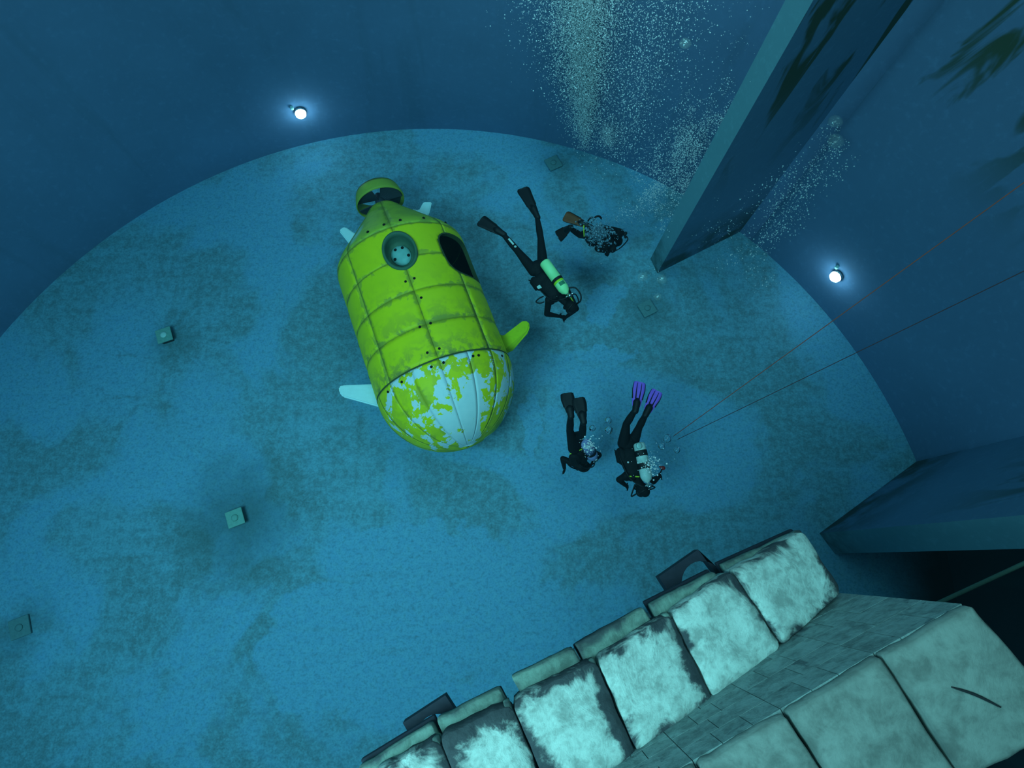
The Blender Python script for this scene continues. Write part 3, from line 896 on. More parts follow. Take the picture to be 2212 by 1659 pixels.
def diver(label, P, z0, lens, back, tank, fins, opts):
    """P: pixels of the joints. The figure is grown outwards from the pelvis."""
    H = at(*P['hip'], z0)
    S = joint(P['chest'], H, lens.get('torso', 0.50), opts.get('torso_s', 0))
    a, bk, lat = frame(S - H, back)              # lat: across the body
    if (at(P['hip'][0] + 10, P['hip'][1], z0) - H).dot(lat) < 0: lat = -lat   # picture right
    t = thing('person', label, 'person', tuple(H))
    B = Body()
    hipL, hipR = H - lat * 0.095, H + lat * 0.095
    ax3 = (lat, a, bk)
    B.ball(H + a * 0.02, (0.165, 0.13, 0.115), ax3); B.ball(H - bk * -0.03 - a * 0.03, (0.15, 0.11, 0.10), ax3)
    B.ball(H + a * 0.17, (0.145, 0.15, 0.10), ax3)
    B.ball(H + (S - H) * 0.62, (0.172, 0.18, 0.122), ax3); B.ball(S - a * 0.07, (0.17, 0.11, 0.105), ax3)
    legs = {}
    for side, hp in (('L', hipL), ('R', hipR)):
        k = joint(P['knee' + side], hp, 0.43, opts.get('knee_s' + side, 0))
        an = joint(P['ankle' + side], k, 0.42, opts.get('ankle_s' + side, 0))
        B.limb(hp, hp + (k - hp) * 0.5, 0.098, 0.080); B.limb(hp + (k - hp) * 0.5, k, 0.080, 0.058)
        B.limb(k, k + (an - k) * 0.35, 0.057, 0.059); B.limb(k + (an - k) * 0.35, an, 0.059, 0.040)
        legs[side] = (hp, k, an)
    arms = {}
    for side, sg in (('L', -1), ('R', 1)):
        sh = S + lat * (0.185 * sg) - a * 0.03
        el = joint(P['elbow' + side], sh, 0.30, opts.get('elbow_s' + side, -1))
        wr = joint(P['hand' + side], el, 0.26, opts.get('hand_s' + side, -1))
        B.limb(S + lat * (0.08 * sg) - a * 0.02, sh, 0.085, 0.068)
        B.limb(sh, el, 0.062, 0.048); B.limb(el, el + (wr - el) * 0.3, 0.047, 0.044); B.limb(el + (wr - el) * 0.3, wr, 0.044, 0.031)
        hand(B, wr, wr - el, bk, 0.8, -sg)
        arms[side] = (sh, el, wr)
    HD = joint(P['head'], S, lens.get('head', 0.27), opts.get('head_s', 0))
    up = (HD - S).normalized()
    face = opts.get('face', None)
    fdir = Vector(face) if face else (-bk + up * 0.25)
    up2, fd, fl = frame(up, fdir)
    B.limb(S - a * 0.02, HD - up2 * 0.05, 0.068, 0.062)
    B.ball(HD, (0.088, 0.122, 0.104), (fl, up2, fd)); B.ball(HD - up2 * 0.055 + fd * 0.04, (0.062, 0.062, 0.062), (fl, up2, fd))
    B.limb(HD + fd * 0.09 - up2 * 0.0, HD + fd * 0.118 - up2 * 0.03, 0.010, 0.015)       # nose
    B.ball(HD + fd * 0.085 - up2 * 0.075, (0.026, 0.008, 0.012), (fl, up2, fd)); B.ball(HD + fd * 0.085 - up2 * 0.09, (0.022, 0.008, 0.012), (fl, up2, fd))
    for sg in (-1, 1):
        B.ball(HD + fl * 0.088 * sg - up2 * 0.01, (0.012, 0.03, 0.02), (fl, up2, fd))    # ears under the hood
        B.ball(HD + fd * 0.092 + fl * 0.034 * sg + up2 * 0.008, 0.013)                   # eyes
    body = B.build('body', [M_SUIT, M_SKIN], t, 0.0075, 3)
    fc = HD + fd * 0.125 - up2 * 0.02
    me = body.data
    cen = np.empty(len(me.polygons) * 3); me.polygons.foreach_get('center', cen); cen = cen.reshape(-1, 3)
    dd = np.linalg.norm(cen - np.array(fc), axis=1)
    me.polygons.foreach_set('material_index', (dd < 0.075).astype(np.int32))
    # mask and mouthpiece
    mk = lathe('mask', HD + fd * 0.075 + up2 * 0.012, fd, [(0, 0.072), (0.035, 0.075), (0.055, 0.066), (0.055, 0.058), (0.045, 0.056)], M_RUBBER, t, 20)
    lathe('lens', HD + fd * 0.118 + up2 * 0.012, fd, [(0, 0.058), (0.006, 0.055)], M_GLASS, mk, 20)
    lathe('strap', HD + up2 * 0.012, up2, [(-0.014, 0.104), (-0.014, 0.109), (0.014, 0.109), (0.014, 0.104)], M_RUBBER, mk, 24)
    reg = lathe('regulator', HD + fd * 0.10 - up2 * 0.085, fd, [(0, 0.022), (0.02, 0.036), (0.05, 0.036), (0.06, 0.028)], M_RED if opts.get('red_reg') else M_RUBBER, t, 16)
    # vest
    V = Body()
    V.ball(H + (S - H) * 0.62 + bk * 0.02, (0.205, 0.20, 0.145), ax3); V.ball(S - a * 0.08 + bk * 0.01, (0.19, 0.11, 0.122), ax3)
    V.ball(H + (S - H) * 0.34 + bk * 0.01, (0.20, 0.13, 0.13), ax3)
    for sg in (-1, 1):
        V.ball(H + (S - H) * 0.36 + lat * 0.19 * sg - bk * 0.02, (0.065, 0.14, 0.10), ax3)
        V.limb(S + lat * 0.11 * sg + bk * 0.07, S + lat * 0.115 * sg - bk * 0.09, 0.045, 0.045)
    vest = V.build('buoyancy_vest', M_VEST, t, 0.014, 4)
    for sg in (-1, 1):
        q = H + (S - H) * 0.36 + lat * 0.245 * sg - bk * 0.01
        fin_plate('pocket', [q + a * 0.10 - bk * 0.06, q - a * 0.10 - bk * 0.06, q - a * 0.10 + bk * 0.05, q + a * 0.10 + bk * 0.05], lat, 0.035, M_VEST, vest)
    # tank along the back
    ta = (a + lat * tank.get('tilt', 0) + bk * tank.get('lift', 0)).normalized()
    base = H + a * tank.get('start', -0.02) + bk * (0.235 + tank.get('up', 0)) + lat * tank.get('side', 0)
    R, TL = 0.092, tank.get('len', 0.62)
    pr = [(0.0, 0.05), (0.012, R * 0.86), (0.035, R)]
    tk = lathe('tank', base, ta, pr + [(TL * 0.62, R), (TL * 0.62, R * 0.97)], tank['mat'], t, 26)
    lathe('shoulder', base, ta, [(TL * 0.62, R * 0.97), (TL * 0.625, R), (TL * 0.86, R), (TL * 0.95, R * 0.78), (TL * 1.0, 0.035), (TL * 1.02, 0.03)], tank.get('mat2', tank['mat']), tk, 26)
    for f in tank.get('bands', (0.60,)):
        ring('cam_band', base + ta * (TL * f), ta, R, tank.get('band_w', 0.05), M_RUBBER, tk, 0.006, 24)
    vt = base + ta * (TL * 1.02)
    B2 = Body()
    B2.limb(vt, vt + ta * 0.06, 0.024, 0.022); B2.limb(vt + ta * 0.045 - lat * 0.05, vt + ta * 0.045 + lat * 0.06, 0.018, 0.018)
    B2.ball(vt + ta * 0.045 + lat * 0.075, (0.022, 0.026, 0.026), (lat, ta, bk)); B2.ball(vt + ta * 0.06 + bk * 0.03, 0.034)
    B2.build('valve', M_CHROME if tank.get('chrome') else M_RUBBER, tk, 0.009, 2)
    if tank.get('label'):
        n2 = (bk - ta * bk.dot(ta)).normalized(); s2 = ta.cross(n2)
        V2, F2 = [], []
        for i in range(2):
            for k in range(5):
                q = -0.55 + 1.1 * k / 4 + 0.1
                V2.append(base + ta * (TL * (0.71 + 0.10 * i)) + (n2 * math.cos(q) + s2 * math.sin(q)) * (R + 0.002))
        for k in range(4): F2.append((k, k + 1, k + 6, k + 5))
        mesh('tank_label', V2, F2, M_LABEL, tk)
        lathe('tank_stripe', base, ta, [(TL * 0.635, R), (TL * 0.635, R + 0.0015), (TL * 0.695, R + 0.0015), (TL * 0.695, R)], M_TANKY2, tk, 26)
    v3 = vt + ta * 0.05
    tube('hose', [v3, v3 + lat * 0.12 + ta * 0.03, HD + lat * 0.17 + fd * 0.02, HD + lat * 0.13 + fd * 0.12 - up2 * 0.06, HD + fd * 0.13 - up2 * 0.085 + lat * 0.03], 0.011, M_RUBBER, t, 7)
    tube('hose', [v3, v3 - lat * 0.12, S - lat * 0.2 + bk * 0.08, H + a * 0.2 - lat * 0.25 + bk * 0.02, H + a * 0.08 - lat * 0.235 - bk * 0.08], 0.010, M_RUBBER, t, 7)
    for h in opts.get('hoses', ()):
        tube('hose', [at(x, y, H.z + dz) for x, y, dz in h], 0.012, M_RUBBER, t, 7)
    for side in 'LR':
        f = fins[side]; an = legs[side][2]
        tip = joint(f['tip'], an, f.get('len', 0.62), f.get('s', 0))
        nrm = f.get('n', (0, 0, 1))
        flipper('fin', an, tip, nrm, None, f['mat'], t, f.get('foot', M_RUBBER), f.get('rib'), f.get('tipw', 0.10))
    return t, dict(H=H, S=S, HD=HD, legs=legs, arms=arms, a=a, bk=bk, lat=lat, up=up2, fd=fd, fl=fl, vest=vest)


def stripe(name, p0, p1, off, r, mat, parent):
    return tube(name, [p0 + off, (p0 + p1) / 2 + off * 1.12, p1 + off], r, mat, parent, 6)


UPV = (0, 0, 1)
# diver beside the submarine, legs apart, lime tank
t1, j1 = diver('scuba diver in black with long black fins and a lime green tank, beside the submarine',
               dict(hip=(1163, 580), chest=(1207, 641), kneeL=(1117, 541), ankleL=(1086, 505), kneeR=(1168, 515), ankleR=(1160, 467),
                    elbowL=(1181, 678), handL=(1207, 683), elbowR=(1245, 667), handR=(1224, 684), head=(1233, 662)), 1.75,
               {'torso': 0.52, 'head': 0.26}, (0.12, 0.1, 1), dict(mat=M_TANKY, mat2=M_TANKY, len=0.68, start=0.02, side=0.045, bands=(0.60,), label=True, chrome=True, up=-0.02),
               dict(L=dict(tip=(1036, 474), mat=M_RUBBER, tipw=0.115), R=dict(tip=(1128, 404), mat=M_RUBBER, tipw=0.115)),
               dict(hand_sL=-1, elbow_sL=-1, elbow_sR=-1))
hp, k, an = j1['legs']['L']
p = k + (an - k) * 0.25; q = k + (an - k) * 0.60
fin_plate('calf_print', [p + Vector((-.012, -.012, .062)), p + Vector((.012, .012, .062)), q + Vector((.012, .012, .060)), q + Vector((-.012, -.012, .060))], UPV, 0.004, M_PALE, t1)
lathe('calf_badge', k + (an - k) * 0.13 + Vector((0, 0, .058)), UPV, [(0, 0.022), (0.006, 0.02)], M_PALE, t1, 14)
for side, f in (('R', 0.25), ('L', 0.75)):
    sh, el, wr = j1['arms'][side]
    stripe('sleeve_stripe', sh + (el - sh) * 0.15, el, Vector((-0.01, 0, 0.055)), 0.010, M_STRIPE, t1)
H, S, lat, a, bk = j1['H'], j1['S'], j1['lat'], j1['a'], j1['bk']
for (u, s, w) in ((0.55, -0.24, 0.035), (0.98, -0.10, 0.03)):
    c = H + (S - H) * u + lat * s + bk * 0.09
    fin_plate('reflective_patch', [c + a * w + lat * w, c - a * w + lat * w, c - a * w * 0.7 - lat * w, c + a * w * 0.7 - lat * w], bk, 0.012, M_PALE, t1)
tube('hose', [at(1229, 622, 1.98), at(1243, 622, 2.0), at(1254, 636, 1.96), at(1254, 650, 1.9), at(1247, 655, 1.8)], 0.013, M_RUBBER, t1, 7)
tube('octopus_hose', [at(1174, 640, 1.75), at(1164, 645, 1.75), at(1158, 652, 1.7), at(1166, 655, 1.7), at(1176, 652, 1.72)], 0.012, M_RUBBER, t1, 7)

# diver hidden in bubbles
t2, j2 = diver('scuba diver with one orange brown fin, half hidden in bubbles near the divider',
               dict(hip=(1276, 514), chest=(1318, 522), kneeL=(1253, 508), ankleL=(1230, 492), kneeR=(1277, 493), ankleR=(1268, 487),
                    elbowL=(1318, 538), handL=(1314, 545), elbowR=(1325, 500), handR=(1335, 505), head=(1333, 520)), 1.3,
               {'torso': 0.50, 'head': 0.24}, (-0.2, 0.1, 1), dict(mat=M_VEST, len=0.56, start=0.04, bands=()),
               dict(L=dict(tip=(1203, 513), mat=M_BROWN, tipw=0.11, len=0.5, s=-1, n=(0.3, -0.2, 1)), R=dict(tip=(1219, 465), mat=M_ORANGE, tipw=0.11, len=0.55)),
               dict(torso_s=-1, knee_sL=-1, knee_sR=1, ankle_sL=1, head_s=-1))
tube('yellow_line', [at(1261.5, 480, 1.75), at(1261, 495, 1.75), at(1262, 511, 1.6)], 0.011, M_STRIPE, t2, 6)
tube('hose', [at(1278, 482, 1.6), at(1285, 470, 1.65), at(1294, 467, 1.65), at(1300, 473, 1.6)], 0.018, M_RUBBER, t2, 7)
tube('hose', [at(1270, 478, 1.6), at(1274, 472, 1.65), at(1280, 470, 1.65)], 0.014, M_RUBBER, t2, 7)

# diver in front of the nose, black fins side by side
t3, j3 = diver('scuba diver with black fins together and a violet grey tank, beside the submarine nose',
               dict(hip=(1241, 957), chest=(1257, 988), kneeL=(1231, 930), ankleL=(1233, 895), kneeR=(1258, 938), ankleR=(1260, 908),
                    elbowL=(1216, 991), handL=(1219, 1011), elbowR=(1294, 983), handR=(1280, 1000), head=(1261, 1007)), 1.5,
               {'torso': 0.48, 'head': 0.25}, (0.35, 0.25, 1), dict(mat=M_TANKV, len=0.50, start=-0.05, side=-0.03, bands=(0.58,), up=-0.03, chrome=True),
               dict(L=dict(tip=(1224, 848), mat=M_RUBBER, tipw=0.098), R=dict(tip=(1249, 858), mat=M_RUBBER, tipw=0.098, len=0.5)),
               dict(torso_s=-0.9, knee_sL=1, knee_sR=1, ankle_sL=1, ankle_sR=1, head_s=-1))
tube('hose', [at(1223, 993, 1.2), at(1227, 1003, 1.15), at(1236, 1010, 1.1), at(1246, 1013, 1.05)], 0.012, M_RUBBER, t3, 7)
tube('yellow_line', [at(1230, 981, 1.5), at(1244, 976, 1.55), at(1258, 970, 1.55)], 0.008, M_STRIPE, t3, 6)

# diver with purple fins
t4, j4 = diver('scuba diver in black with purple fins and a pale banded tank, beside the rope ends',
               dict(hip=(1357, 957), chest=(1373, 1030), kneeL=(1353, 916), ankleL=(1373, 884), kneeR=(1380, 924), ankleR=(1396, 893),
                    elbowL=(1337, 1036), handL=(1352, 1049), elbowR=(1412, 1040), handR=(1424, 1030), head=(1390, 1058)), 1.55,
               {'torso': 0.54, 'head': 0.26}, (0.45, 0.2, 1), dict(mat=M_TANKW, len=0.62, start=0.05, side=0.03, bands=(0.28, 0.60), band_w=0.09, up=-0.02, chrome=True),
               dict(L=dict(tip=(1383, 824), mat=M_PURPLE, rib=M_RUBBER, tipw=0.098, len=0.6), R=dict(tip=(1421, 843), mat=M_PURPLE, rib=M_RUBBER, tipw=0.098, len=0.6)),
               dict(knee_sL=0.6, knee_sR=0.6, ankle_sL=0.6, ankle_sR=0.6, elbow_sL=-0.3))
lathe('tank_boot_badge', at(1381, 963, 1.85), j4['bk'], [(-0.02, 0.05), (0.01, 0.048), (0.014, 0.03)], M_PALE, t4, 18)
sh, el, wr = j4['arms']['L']
stripe('sleeve_stripe', j4['S'] + j4['bk'] * 0.06 + j4['a'] * 0.02, sh + (el - sh) * 0.3, Vector((0, 0, 0.07)), 0.011, M_STRIPE, t4)
B = Body(); c = at(1432, 1011, 1.5); B.ball(c, (0.042, 0.036, 0.03)); B.limb(c, c + Vector((-0.05, 0.02, 0)), 0.018, 0.014)
spare = B.build('spare_regulator', M_RED, t4, 0.008, 2)
tube('hose', [at(1395, 1036, 1.6), at(1410, 1032, 1.58), at(1424, 1024, 1.55), at(1430, 1014, 1.52)], 0.011, M_RUBBER, t4, 7)
tube('hose', [at(1372, 1046, 1.5), at(1367, 1060, 1.45), at(1364, 1072, 1.4), at(1374, 1067, 1.4)], 0.012, M_RUBBER, t4, 7)

# ------------------------------------------------------------------ stone ruin in front of the camera
rb = at(1600, 1400, 5.0)
ruin = thing('stone_ruin', 'weathered stepped stone ruin wall in the lower right, close to the camera', 'ruin', (rb.x, rb.y, 0))


def quad_block(name, c4, drop, mat, parent, n=8, pillow=0.05, rough=0.012, seed=0, inset=0.012, roundness=0.06):
    """block from four top corners (in order); the top is a rough pillow, the sides go down"""
    rg = np.random.default_rng(seed)
    C = [Vector(c) for c in c4]
    cen = sum(C, Vector()) / 4
    C = [c + (cen - c).normalized() * inset for c in C]
    wx = ((C[1] - C[0]).length + (C[2] - C[3]).length) / 2; wy = ((C[3] - C[0]).length + (C[2] - C[1]).length) / 2
    V, F, E = [], [], []
    ph = rg.uniform(0, 6.28, 12)
    for i in range(n + 1):
        for j in range(n + 1):
            u, v = i / n, j / n
            u = 0.5 - 0.5 * math.cos(math.pi * u) * (0.85 + 0.15 * abs(math.cos(math.pi * u))); v = 0.5 - 0.5 * math.cos(math.pi * v) * (0.85 + 0.15 * abs(math.cos(math.pi * v)))
            # round the corners in plan
            du, dv = min(u, 1 - u) * wx, min(v, 1 - v) * wy
            p = C[0] * (1 - u) * (1 - v) + C[1] * u * (1 - v) + C[2] * u * v + C[3] * (1 - u) * v
            e = min(du, dv)
            if du < roundness and dv < roundness:
                p = p + (cen - p).normalized() * 0.45 * (roundness - max(du, dv)) * (1 - e / roundness)
                e = 0 if e == 0 else e
            w = sum(math.sin((3 + k * 2.3) * (u * wx * 2.2 * math.cos(ph[k]) + v * wy * 2.2 * math.sin(ph[k])) + ph[k + 6]) for k in range(6)) / 6
            p = p + Vector((0, 0, pillow * (1 - math.exp(-e / 0.06)) - pillow + w * rough * 2.0 * min(1, e / 0.05 + 0.35)))
            if e < 0.03: p = p + (cen - p).normalized() * (0.012 * abs(w) * 2)
            V.append(p); E.append(e)
    m = n + 1
    for i in range(n):
        for j in range(n):
            F.append((i * m + j, (i + 1) * m + j, (i + 1) * m + j + 1, i * m + j + 1))
    rim = [i * m for i in range(m)] + [n * m + j for j in range(1, m)] + [i * m + n for i in range(n - 1, -1, -1)] + [j for j in range(n - 1, 0, -1)]
    b0 = len(V)
    for q in rim: V.append(V[q] - Vector((0, 0, drop * 0.5)) - (cen - V[q]).normalized() * 0.006); E.append(0.035)
    b1 = len(V)
    for q in rim: V.append(V[q] - Vector((0, 0, drop))); E.append(0.0)
    L = len(rim)
    for k in range(L):
        F.append((rim[k], b0 + k, b0 + (k + 1) % L, rim[(k + 1) % L])); F.append((b0 + k, b1 + k, b1 + (k + 1) % L, b0 + (k + 1) % L))
    F.append(tuple(b1 + k for k in range(L)))
    o = mesh(name, V, F, mat, parent, True, {'edge_d': E})
    bm = bmesh.new(); bm.from_mesh(o.data); bmesh.ops.recalc_face_normals(bm, faces=bm.faces)
    bm.to_mesh(o.data); bm.free()
    return o


fr = [(1738, 1143), (1583, 1231), (1450, 1323), (1289, 1424), (1102, 1516), (945, 1594), (790, 1682)]
bkp = [(1826, 1278), (1695, 1399), (1549, 1522), (1383, 1642), (1205, 1762), (1050, 1852), (885, 1942)]
zz = [5.62, 5.95, 6.12, 6.30, 6.46, 6.58, 6.66]
FT = [at(*fr[i], zz[i]) for i in range(7)]; BT = [at(*bkp[i], zz[i] + 0.03) for i in range(7)]
for i in range(6):
    quad_block('stone_block', [FT[i], FT[i + 1], BT[i + 1], BT[i]], 0.24, M_STONE, ruin, 18, 0.035, 0.010, 10 + i, 0.006, 0.05)
    # thin raised lip beside some joints
    if i in (2, 3, 4, 5):
        p, q = FT[i] + (FT[i + 1] - FT[i]) * 0.03, BT[i] + (BT[i + 1] - BT[i]) * 0.05
        d = (FT[i + 1] - FT[i]).normalized() * 0.035
        o = quad_block('joint_lip', [p - d * 0.2, p + d, q + d, q - d * 0.2], 0.14, M_LEDGE, ruin, 3, 0.006, 0.003, 40 + i, 0.0, 0.01)
        o.location = Vector((0, 0, -0.035))


def lerp_col(f):
    """top line of the row at a fraction 0..6 of its columns"""
    i = min(int(f), 5); k = f - i
    return FT[i] + (FT[i + 1] - FT[i]) * k, BT[i] + (BT[i + 1] - BT[i]) * k, zz[i] + (zz[i + 1] - zz[i]) * k


def ledge_z(px):
    return float(np.interp(px, [784, 940, 1100, 1290, 1450, 1580, 1740], [6.44, 6.36, 6.24, 6.08, 5.90, 5.73, 5.42]))


segs = [((1730, 1143), (1562, 1219)), ((1546, 1233), (1402, 1306)), ((1392, 1311), (1241, 1394)), ((1238, 1398), (1104, 1464)), ((1080, 1486), (940, 1556)), ((936, 1560), (770, 1662))]
for i, (p, q) in enumerate(segs):
    A, Bq = at(*p, ledge_z(p[0])), at(*q, ledge_z(q[0]))
    inn = Vector((0.496, -0.868, 0)) * 0.42
    quad_block('ledge_stone', [A, Bq, Bq + inn, A + inn], 0.13, M_LEDGE, ruin, 12, 0.010, 0.008, 60 + i, 0.003, 0.02)
    d = (Bq - A).normalized() * 0.02 - Vector((0.496, -0.868, 0)) * 0.018
    sub_ = [A + d * 0, Bq, Bq + inn, A + inn]
    off = Vector((-0.496, 0.868, 0)) * (0.014 if i in (0, 1, 5) else -0.02)
    prism('drip_course', [(v + off) - Vector((0, 0, 0.15)) for v in sub_], -0.06, None, M_IRON, ruin, 0.01)
# vertical brick face between the row and the slabs
sl_front = [(2103, 1306), (1908, 1416), (1703, 1540), (1508, 1655), (1310, 1772), (1110, 1890)]
ZS = 7.0
SFp = [at(*p, ZS) for p in sl_front]
foot = [5.50, 5.93, 6.12, 6.28, 6.42, 6.5]
FD = Vector((-0.496, 0.868, 0)).normalized()     # out of the face, towards the pool
rgb = random.Random(5)
for i in range(5):
    P0, P1 = SFp[i], SFp[i + 1]
    lo = min(foot[i], foot[i + 1]) - 0.12
    d = (P1 - P0); nrm = Vector((d.y, -d.x, 0)).normalized()
    if nrm.dot(FD) < 0: nrm = -nrm
    rows = 4
    hh = (ZS - 0.10 - lo) / rows
    for r in range(rows):
        cuts = [0.0] + sorted({round(v + rgb.uniform(-0.05, 0.05), 3) for v in ((0.35, 0.7) if r % 2 else (0.52,))}) + [1.0]
        for k in range(len(cuts) - 1):
            a0, a1 = cuts[k], cuts[k + 1]
            gg = 0.003 / d.length
            q0, q1 = P0 + d * (a0 + gg), P0 + d * (a1 - gg)
            z0, z1 = lo + r * hh + 0.003, lo + (r + 1) * hh - 0.003
            pr_ = rgb.uniform(0.0, 0.0012)
            f = nrm * pr_; bkk = -nrm * 0.14
            V = [Vector((v.x, v.y, z)) for v in (q0 + f, q1 + f, q1 + bkk, q0 + bkk) for z in (z0, z1)]
            F = [(0, 2, 3, 1), (2, 4, 5, 3), (4, 6, 7, 5), (6, 0, 1, 7), (1, 3, 5, 7), (0, 6, 4, 2)]
            me = bpy.data.meshes.new('brick'); me.from_pydata(V, [], F)
            bm = bmesh.new(); bm.from_mesh(me); bmesh.ops.recalc_face_normals(bm, faces=bm.faces)
            bm.to_mesh(me); bm.free()
            at_ = me.attributes.new('edge_d', 'FLOAT', 'POINT'); at_.data.foreach_set('value', [0.06] * len(me.vertices))
            link('brick', me, M_BRICK, ruin)
# large slabs on top
corners = [[(2103, 1306), (1910, 1417), (2090, 1690), (2327, 1567)], [(1904, 1419), (1705, 1541), (1890, 1832), (2084, 1692)], [(1699, 1543), (1510, 1655), (1695, 1948), (1884, 1834)], [(1504, 1659), (1312, 1774), (1495, 2066), (1689, 1950)]]
for i, c4 in enumerate(corners):
    quad_block('stone_slab', [at(x, y, ZS) for x, y in c4], 0.12, M_SLAB, ruin, 12, 0.016, 0.004, 80 + i, 0.001, 0.02)
p0, p1 = at(2055, 1484, ZS + 0.005), at(2162, 1528, ZS + 0.005)
tube('crack', [p0, (p0 + p1) / 2 + Vector((0.0, 0.012, 0)), p1], lambda q: 0.004 + 0.006 * math.sin(3.1 * q), M_CORE, ruin, 5)
# core below: keeps light from shining through, carries the stones
inn = Vector((0.496, -0.868, 0)).normalized()
core = []
for i in range(7): core.append(FT[i] + inn * 0.16)
top_poly = [FT[i] + inn * 0.12 + Vector((0, 0, -0.2)) for i in range(7)] + [BT[i] + inn * 0.05 + Vector((0, 0, -0.2)) for i in range(6, -1, -1)]
for i in range(6):
    prism('rubble_core', [top_poly[i], top_poly[i + 1], top_poly[12 - i], top_poly[13 - i]], -0.30, None, M_CORE, ruin)
sc = [at(x, y, ZS - 0.11) + inn * 0.13 for x, y in sl_front[:5]] + [at(x, y, ZS - 0.11) - inn * 0.1 for x, y in ((1480, 2056), (1690, 1940), (1880, 1830), (2085, 1688), (2318, 1563))]
for i in range(4):
    prism('rubble_core', [sc[i], sc[i + 1], sc[8 - i], sc[9 - i]], 5.3, ZS - 0.115, M_CORE, ruin)
for (px, py) in ((1900, 1560), (1640, 1720), (1420, 1850)):
    p = at(px, py, ZS)
    p = p + inn * 0.35
    lathe('pier', (p.x, p.y, 0), (0, 0, 1), [(0, 0.42), (0.3, 0.42), (0.32, 0.34), (5.1, 0.32), (5.3, 0.42), (5.45, 0.42)], M_BRICK, ruin, 20)


def bracket(pts, z, hole_c, hole_r):
    """dark plate with a half-round notch on the wall side"""
    P = [at(x, y, z) for x, y in pts]       # outer left, outer right, inner right, inner left
    c = at(*hole_c, z); r = hole_r
    A0, A1, B1, B0 = P
    u = (B1 - B0).normalized()
    v = (A0 - B0).normalized()
    arc = [c + u * (r * math.cos(q)) + v * (r * math.sin(q)) for q in np.linspace(0, math.pi, 15)]
    poly = [A0, A1, B1] + [p for p in arc] + [B0]
    n = len(poly)
    V = [Vector((p.x, p.y, z)) for p in poly] + [Vector((p.x, p.y, z - 0.12)) for p in poly]
    F = []
    top = [0, 1, 2] + list(range(3, 18)) + [18]
    for s in (0, n):
        # strip fan: outer edge against arc
        F.append((s + 1, s + 2, s + 3)); F.append((s + 0, s + 17, s + 18))
        for k in range(3, 17):
            o = 1 if k < 10 else 0
            F.append((s + o, s + k, s + k + 1))
        F.append((s + 0, s + 1, s + 10))
    F += [(i, (i + 1) % n, (i + 1) % n + n, i + n) for i in range(n)]
    o = mesh('bracket', V, F, M_IRON, ruin)
    bm = bmesh.new(); bm.from_mesh(o.data); bmesh.ops.recalc_face_normals(bm, faces=bm.faces); bm.to_mesh(o.data); bm.free()
    o['label'] = 'dark plate with a half round notch'
    return o


bracket([(1423, 1246), (1508, 1187), (1570, 1270), (1480, 1335)], 5.35, (1520, 1262), 0.20)
bracket([(870, 1562), (962, 1502), (1020, 1590), (925, 1655)], 6.0, (948, 1594), 0.165)

# ------------------------------------------------------------------ ropes


def rope(label, a, b, r, mat, sag=0.0):
    n = 10
    pts = [a + (b - a) * (k / n) - Vector((0, 0, sag * math.sin(math.pi * k / n))) for k in range(n + 1)]
    o = tube('rope', pts, r, mat, None, 6)
    return tag(o, label, 'rope', 'ropes')


rope('upper orange red rope rising from the floor beside the purple finned diver', at(1455, 942, 0.3), at(2330, 309, 6.2), 0.0065, M_ROPE, 0.05)
rope('lower thin dark red rope starting beside the purple finned diver', at(1464, 949, 0.3), at(2330, 528, 5.6), 0.005, M_ROPED, 0.05)
rope('blurred pale green rope crossing the dark recess beside the stone ruin', at(1985, 1322, 4.4), at(2300, 1177, 5.6), 0.022, M_ROPEG, 0.0)

# ------------------------------------------------------------------ bubbles
_bm = bmesh.new(); bmesh.ops.create_icosphere(_bm, subdivisions=1, radius=1.0)
ICO_V = np.array([v.co[:] for v in _bm.verts]); ICO_F = np.array([[v.index for v in f.verts] for f in _bm.faces]); _bm.free()


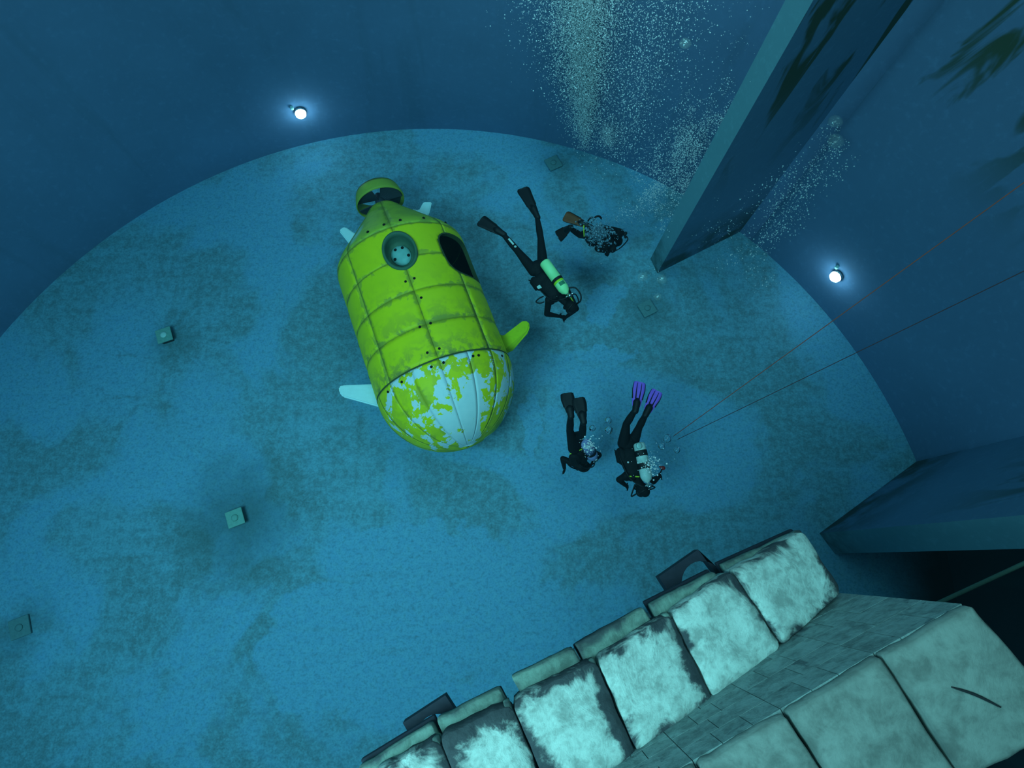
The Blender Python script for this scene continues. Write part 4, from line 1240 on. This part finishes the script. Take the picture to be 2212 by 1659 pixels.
def plume(label, p0, p1, s0, s1, n, r0, r1, power=1.0, flat=0.75, clump=0, seed=1, mat=None):
    rg = np.random.default_rng(seed)
    t = rg.random(n) ** power
    p0, p1 = np.array(p0), np.array(p1)
    c = p0 + (p1 - p0) * t[:, None]
    s = (s0 + (s1 - s0) * t)[:, None] * np.where(rg.random(n) < 0.5, 0.55, 1.15)[:, None]
    off = rg.normal(0, 1, (n, 3)) * s; off[:, 2] *= 0.6
    if clump:
        cc = rg.normal(0, 1, (clump, 3)); ct = rg.random(clump)
        k = rg.integers(0, clump, n)
        c = p0 + (p1 - p0) * np.clip(ct[k] + rg.normal(0, 0.05, n), 0, 1)[:, None]
        s = (s0 + (s1 - s0) * ct[k])[:, None]
        off = cc[k] * s + rg.normal(0, 0.22, (n, 3)) * s
    c = c + off
    c[:, 2] = np.clip(c[:, 2], 0.05, 9)
    rr = np.hypot(c[:, 0] - PC.x, c[:, 1] - PC.y); lim = PR - 0.1
    f = np.where(rr > lim, lim / rr, 1.0); c[:, 0] = PC.x + (c[:, 0] - PC.x) * f; c[:, 1] = PC.y + (c[:, 1] - PC.y) * f
    r = r0 + (r1 - r0) * rg.random(n) ** 3
    sc = np.ones((n, 1, 3)); sc[:, 0, 2] = flat + 0.3 * rg.random(n)
    V = (ICO_V[None] * sc * r[:, None, None] + c[:, None, :]).reshape(-1, 3)
    F = (ICO_F[None] + (np.arange(n) * len(ICO_V))[:, None, None]).reshape(-1, 3)
    me = bpy.data.meshes.new('bubble_plume')
    me.vertices.add(len(V)); me.vertices.foreach_set('co', V.ravel())
    me.loops.add(F.size); me.loops.foreach_set('vertex_index', F.ravel().astype(np.int32))
    me.polygons.add(len(F)); me.polygons.foreach_set('loop_start', np.arange(0, F.size, 3, dtype=np.int32))
    me.polygons.foreach_set('use_smooth', np.ones(len(F), dtype=bool))
    me.update(); me.validate()
    o = link('bubble_plume', me, mat or M_PLUME)
    return tag(o, label, 'bubbles', 'clouds of small bubbles', 'stuff')


plume('tall bright plume of fine bubbles rising against the back wall', at(1262, 322, 0.3), at(1258, -110, 4.6), 0.10, 0.44, 40000, 0.003, 0.0115, 0.52, seed=1)
plume('loose scatter of bubbles between the bright plume and the divider', at(1330, 330, 1.0), at(1470, -90, 5.2), 0.34, 0.55, 5000, 0.003, 0.012, 0.9, seed=2)
plume('cloud of bubbles clinging beside the foot of the divider edge', at(1400, 440, 0.9), at(1545, 240, 2.4), 0.30, 0.28, 7000, 0.003, 0.012, 1.0, clump=140, seed=3)
plume('thin trail of bubbles rising along the right wall to two capped bubbles', at(1600, 560, 0.7), at(1790, 320, 3.4), 0.36, 0.18, 1500, 0.004, 0.014, 1.0, clump=70, seed=4)
plume('thin drift of bubbles in front of the divider', at(1450, 480, 1.0), at(1640, 190, 3.2), 0.34, 0.40, 1500, 0.003, 0.010, 1.0, clump=90, seed=9)
plume('bubbles breathed out over the half hidden diver', at(1291, 508, 1.9), at(1295, 500, 2.4), 0.12, 0.13, 800, 0.008, 0.024, 1.0, seed=5, mat=M_PLUME2)
plume('bubbles round the tank valve of the purple finned diver', at(1400, 1010, 1.9), at(1412, 1000, 2.3), 0.10, 0.12, 160, 0.005, 0.018, 1.0, seed=6)
plume('bubbles over the violet grey tank', at(1272, 966, 1.7), at(1276, 958, 2.0), 0.06, 0.08, 160, 0.005, 0.018, 1.0, seed=7)
plume('faint puff of fine bubbles beside the bright plume', at(1312, 310, 0.6), at(1316, 265, 1.1), 0.12, 0.14, 1500, 0.003, 0.007, 1.0, seed=8)


def big_bubble(px, py, z, r, label, cap=False):
    c = at(px, py, z)
    bm = bmesh.new(); bmesh.ops.create_uvsphere(bm, u_segments=24, v_segments=14, radius=1.0)
    rg = random.Random(int(px * 7 + py))
    p = [rg.uniform(0, 6) for _ in range(3)]
    for v in bm.verts:
        k = 1 + 0.06 * math.sin(3 * v.co.x + p[0]) + 0.05 * math.sin(4 * v.co.y + p[1])
        zc = v.co.z
        if cap and zc < 0: zc *= 0.35
        v.co = Vector((v.co.x * k, v.co.y * k, zc * 0.8)) * r
    o = from_bm('bubble', bm, M_BUB if cap or z < 1.5 else M_CLEAR, None, True); o.location = c
    return tag(o, label, 'bubble', 'large single bubbles')


BB = [(1480, 95, 4.6, .085, 'lone capped bubble high in the scatter left of the divider', True), (1804, 263, 3.9, .10, 'upper of the two capped bubbles above the right lamp', True),
      (1805, 306, 3.6, .12, 'lower of the two capped bubbles above the right lamp', True),
      (1388, 598, .8, .095, 'round bubble left of the divider foot', False), (1429, 603, .8, .095, 'largest round bubble just below the divider foot', False), (1420, 641, .7, .075, 'round bubble above the faint square floor fitting', False),
      (1429, 475, 1.0, .04, 'small bubble on the left edge of the divider foot', False),
      (1314, 908, 2.0, .055, 'upper of the clear ring bubbles between the two lower divers', False), (1315, 929, 2.0, .065, 'lower of the clear ring bubbles between the two lower divers', False), (1280, 925, 1.9, .055, 'clear ring bubble above the violet grey tank', False),
      (1462, 972, 2.0, .055, 'clear bubble right of the purple finned diver, lowest by the ropes', False), (1441, 947, 1.9, .07, 'clear bubble at the rope ends', False), (1429, 964, 1.9, .055, 'clear bubble left of the rope ends', False),
      (1270, 506, 2.3, .035, 'small bright bubble on the half hidden diver', False)]
for b in BB: big_bubble(*b)
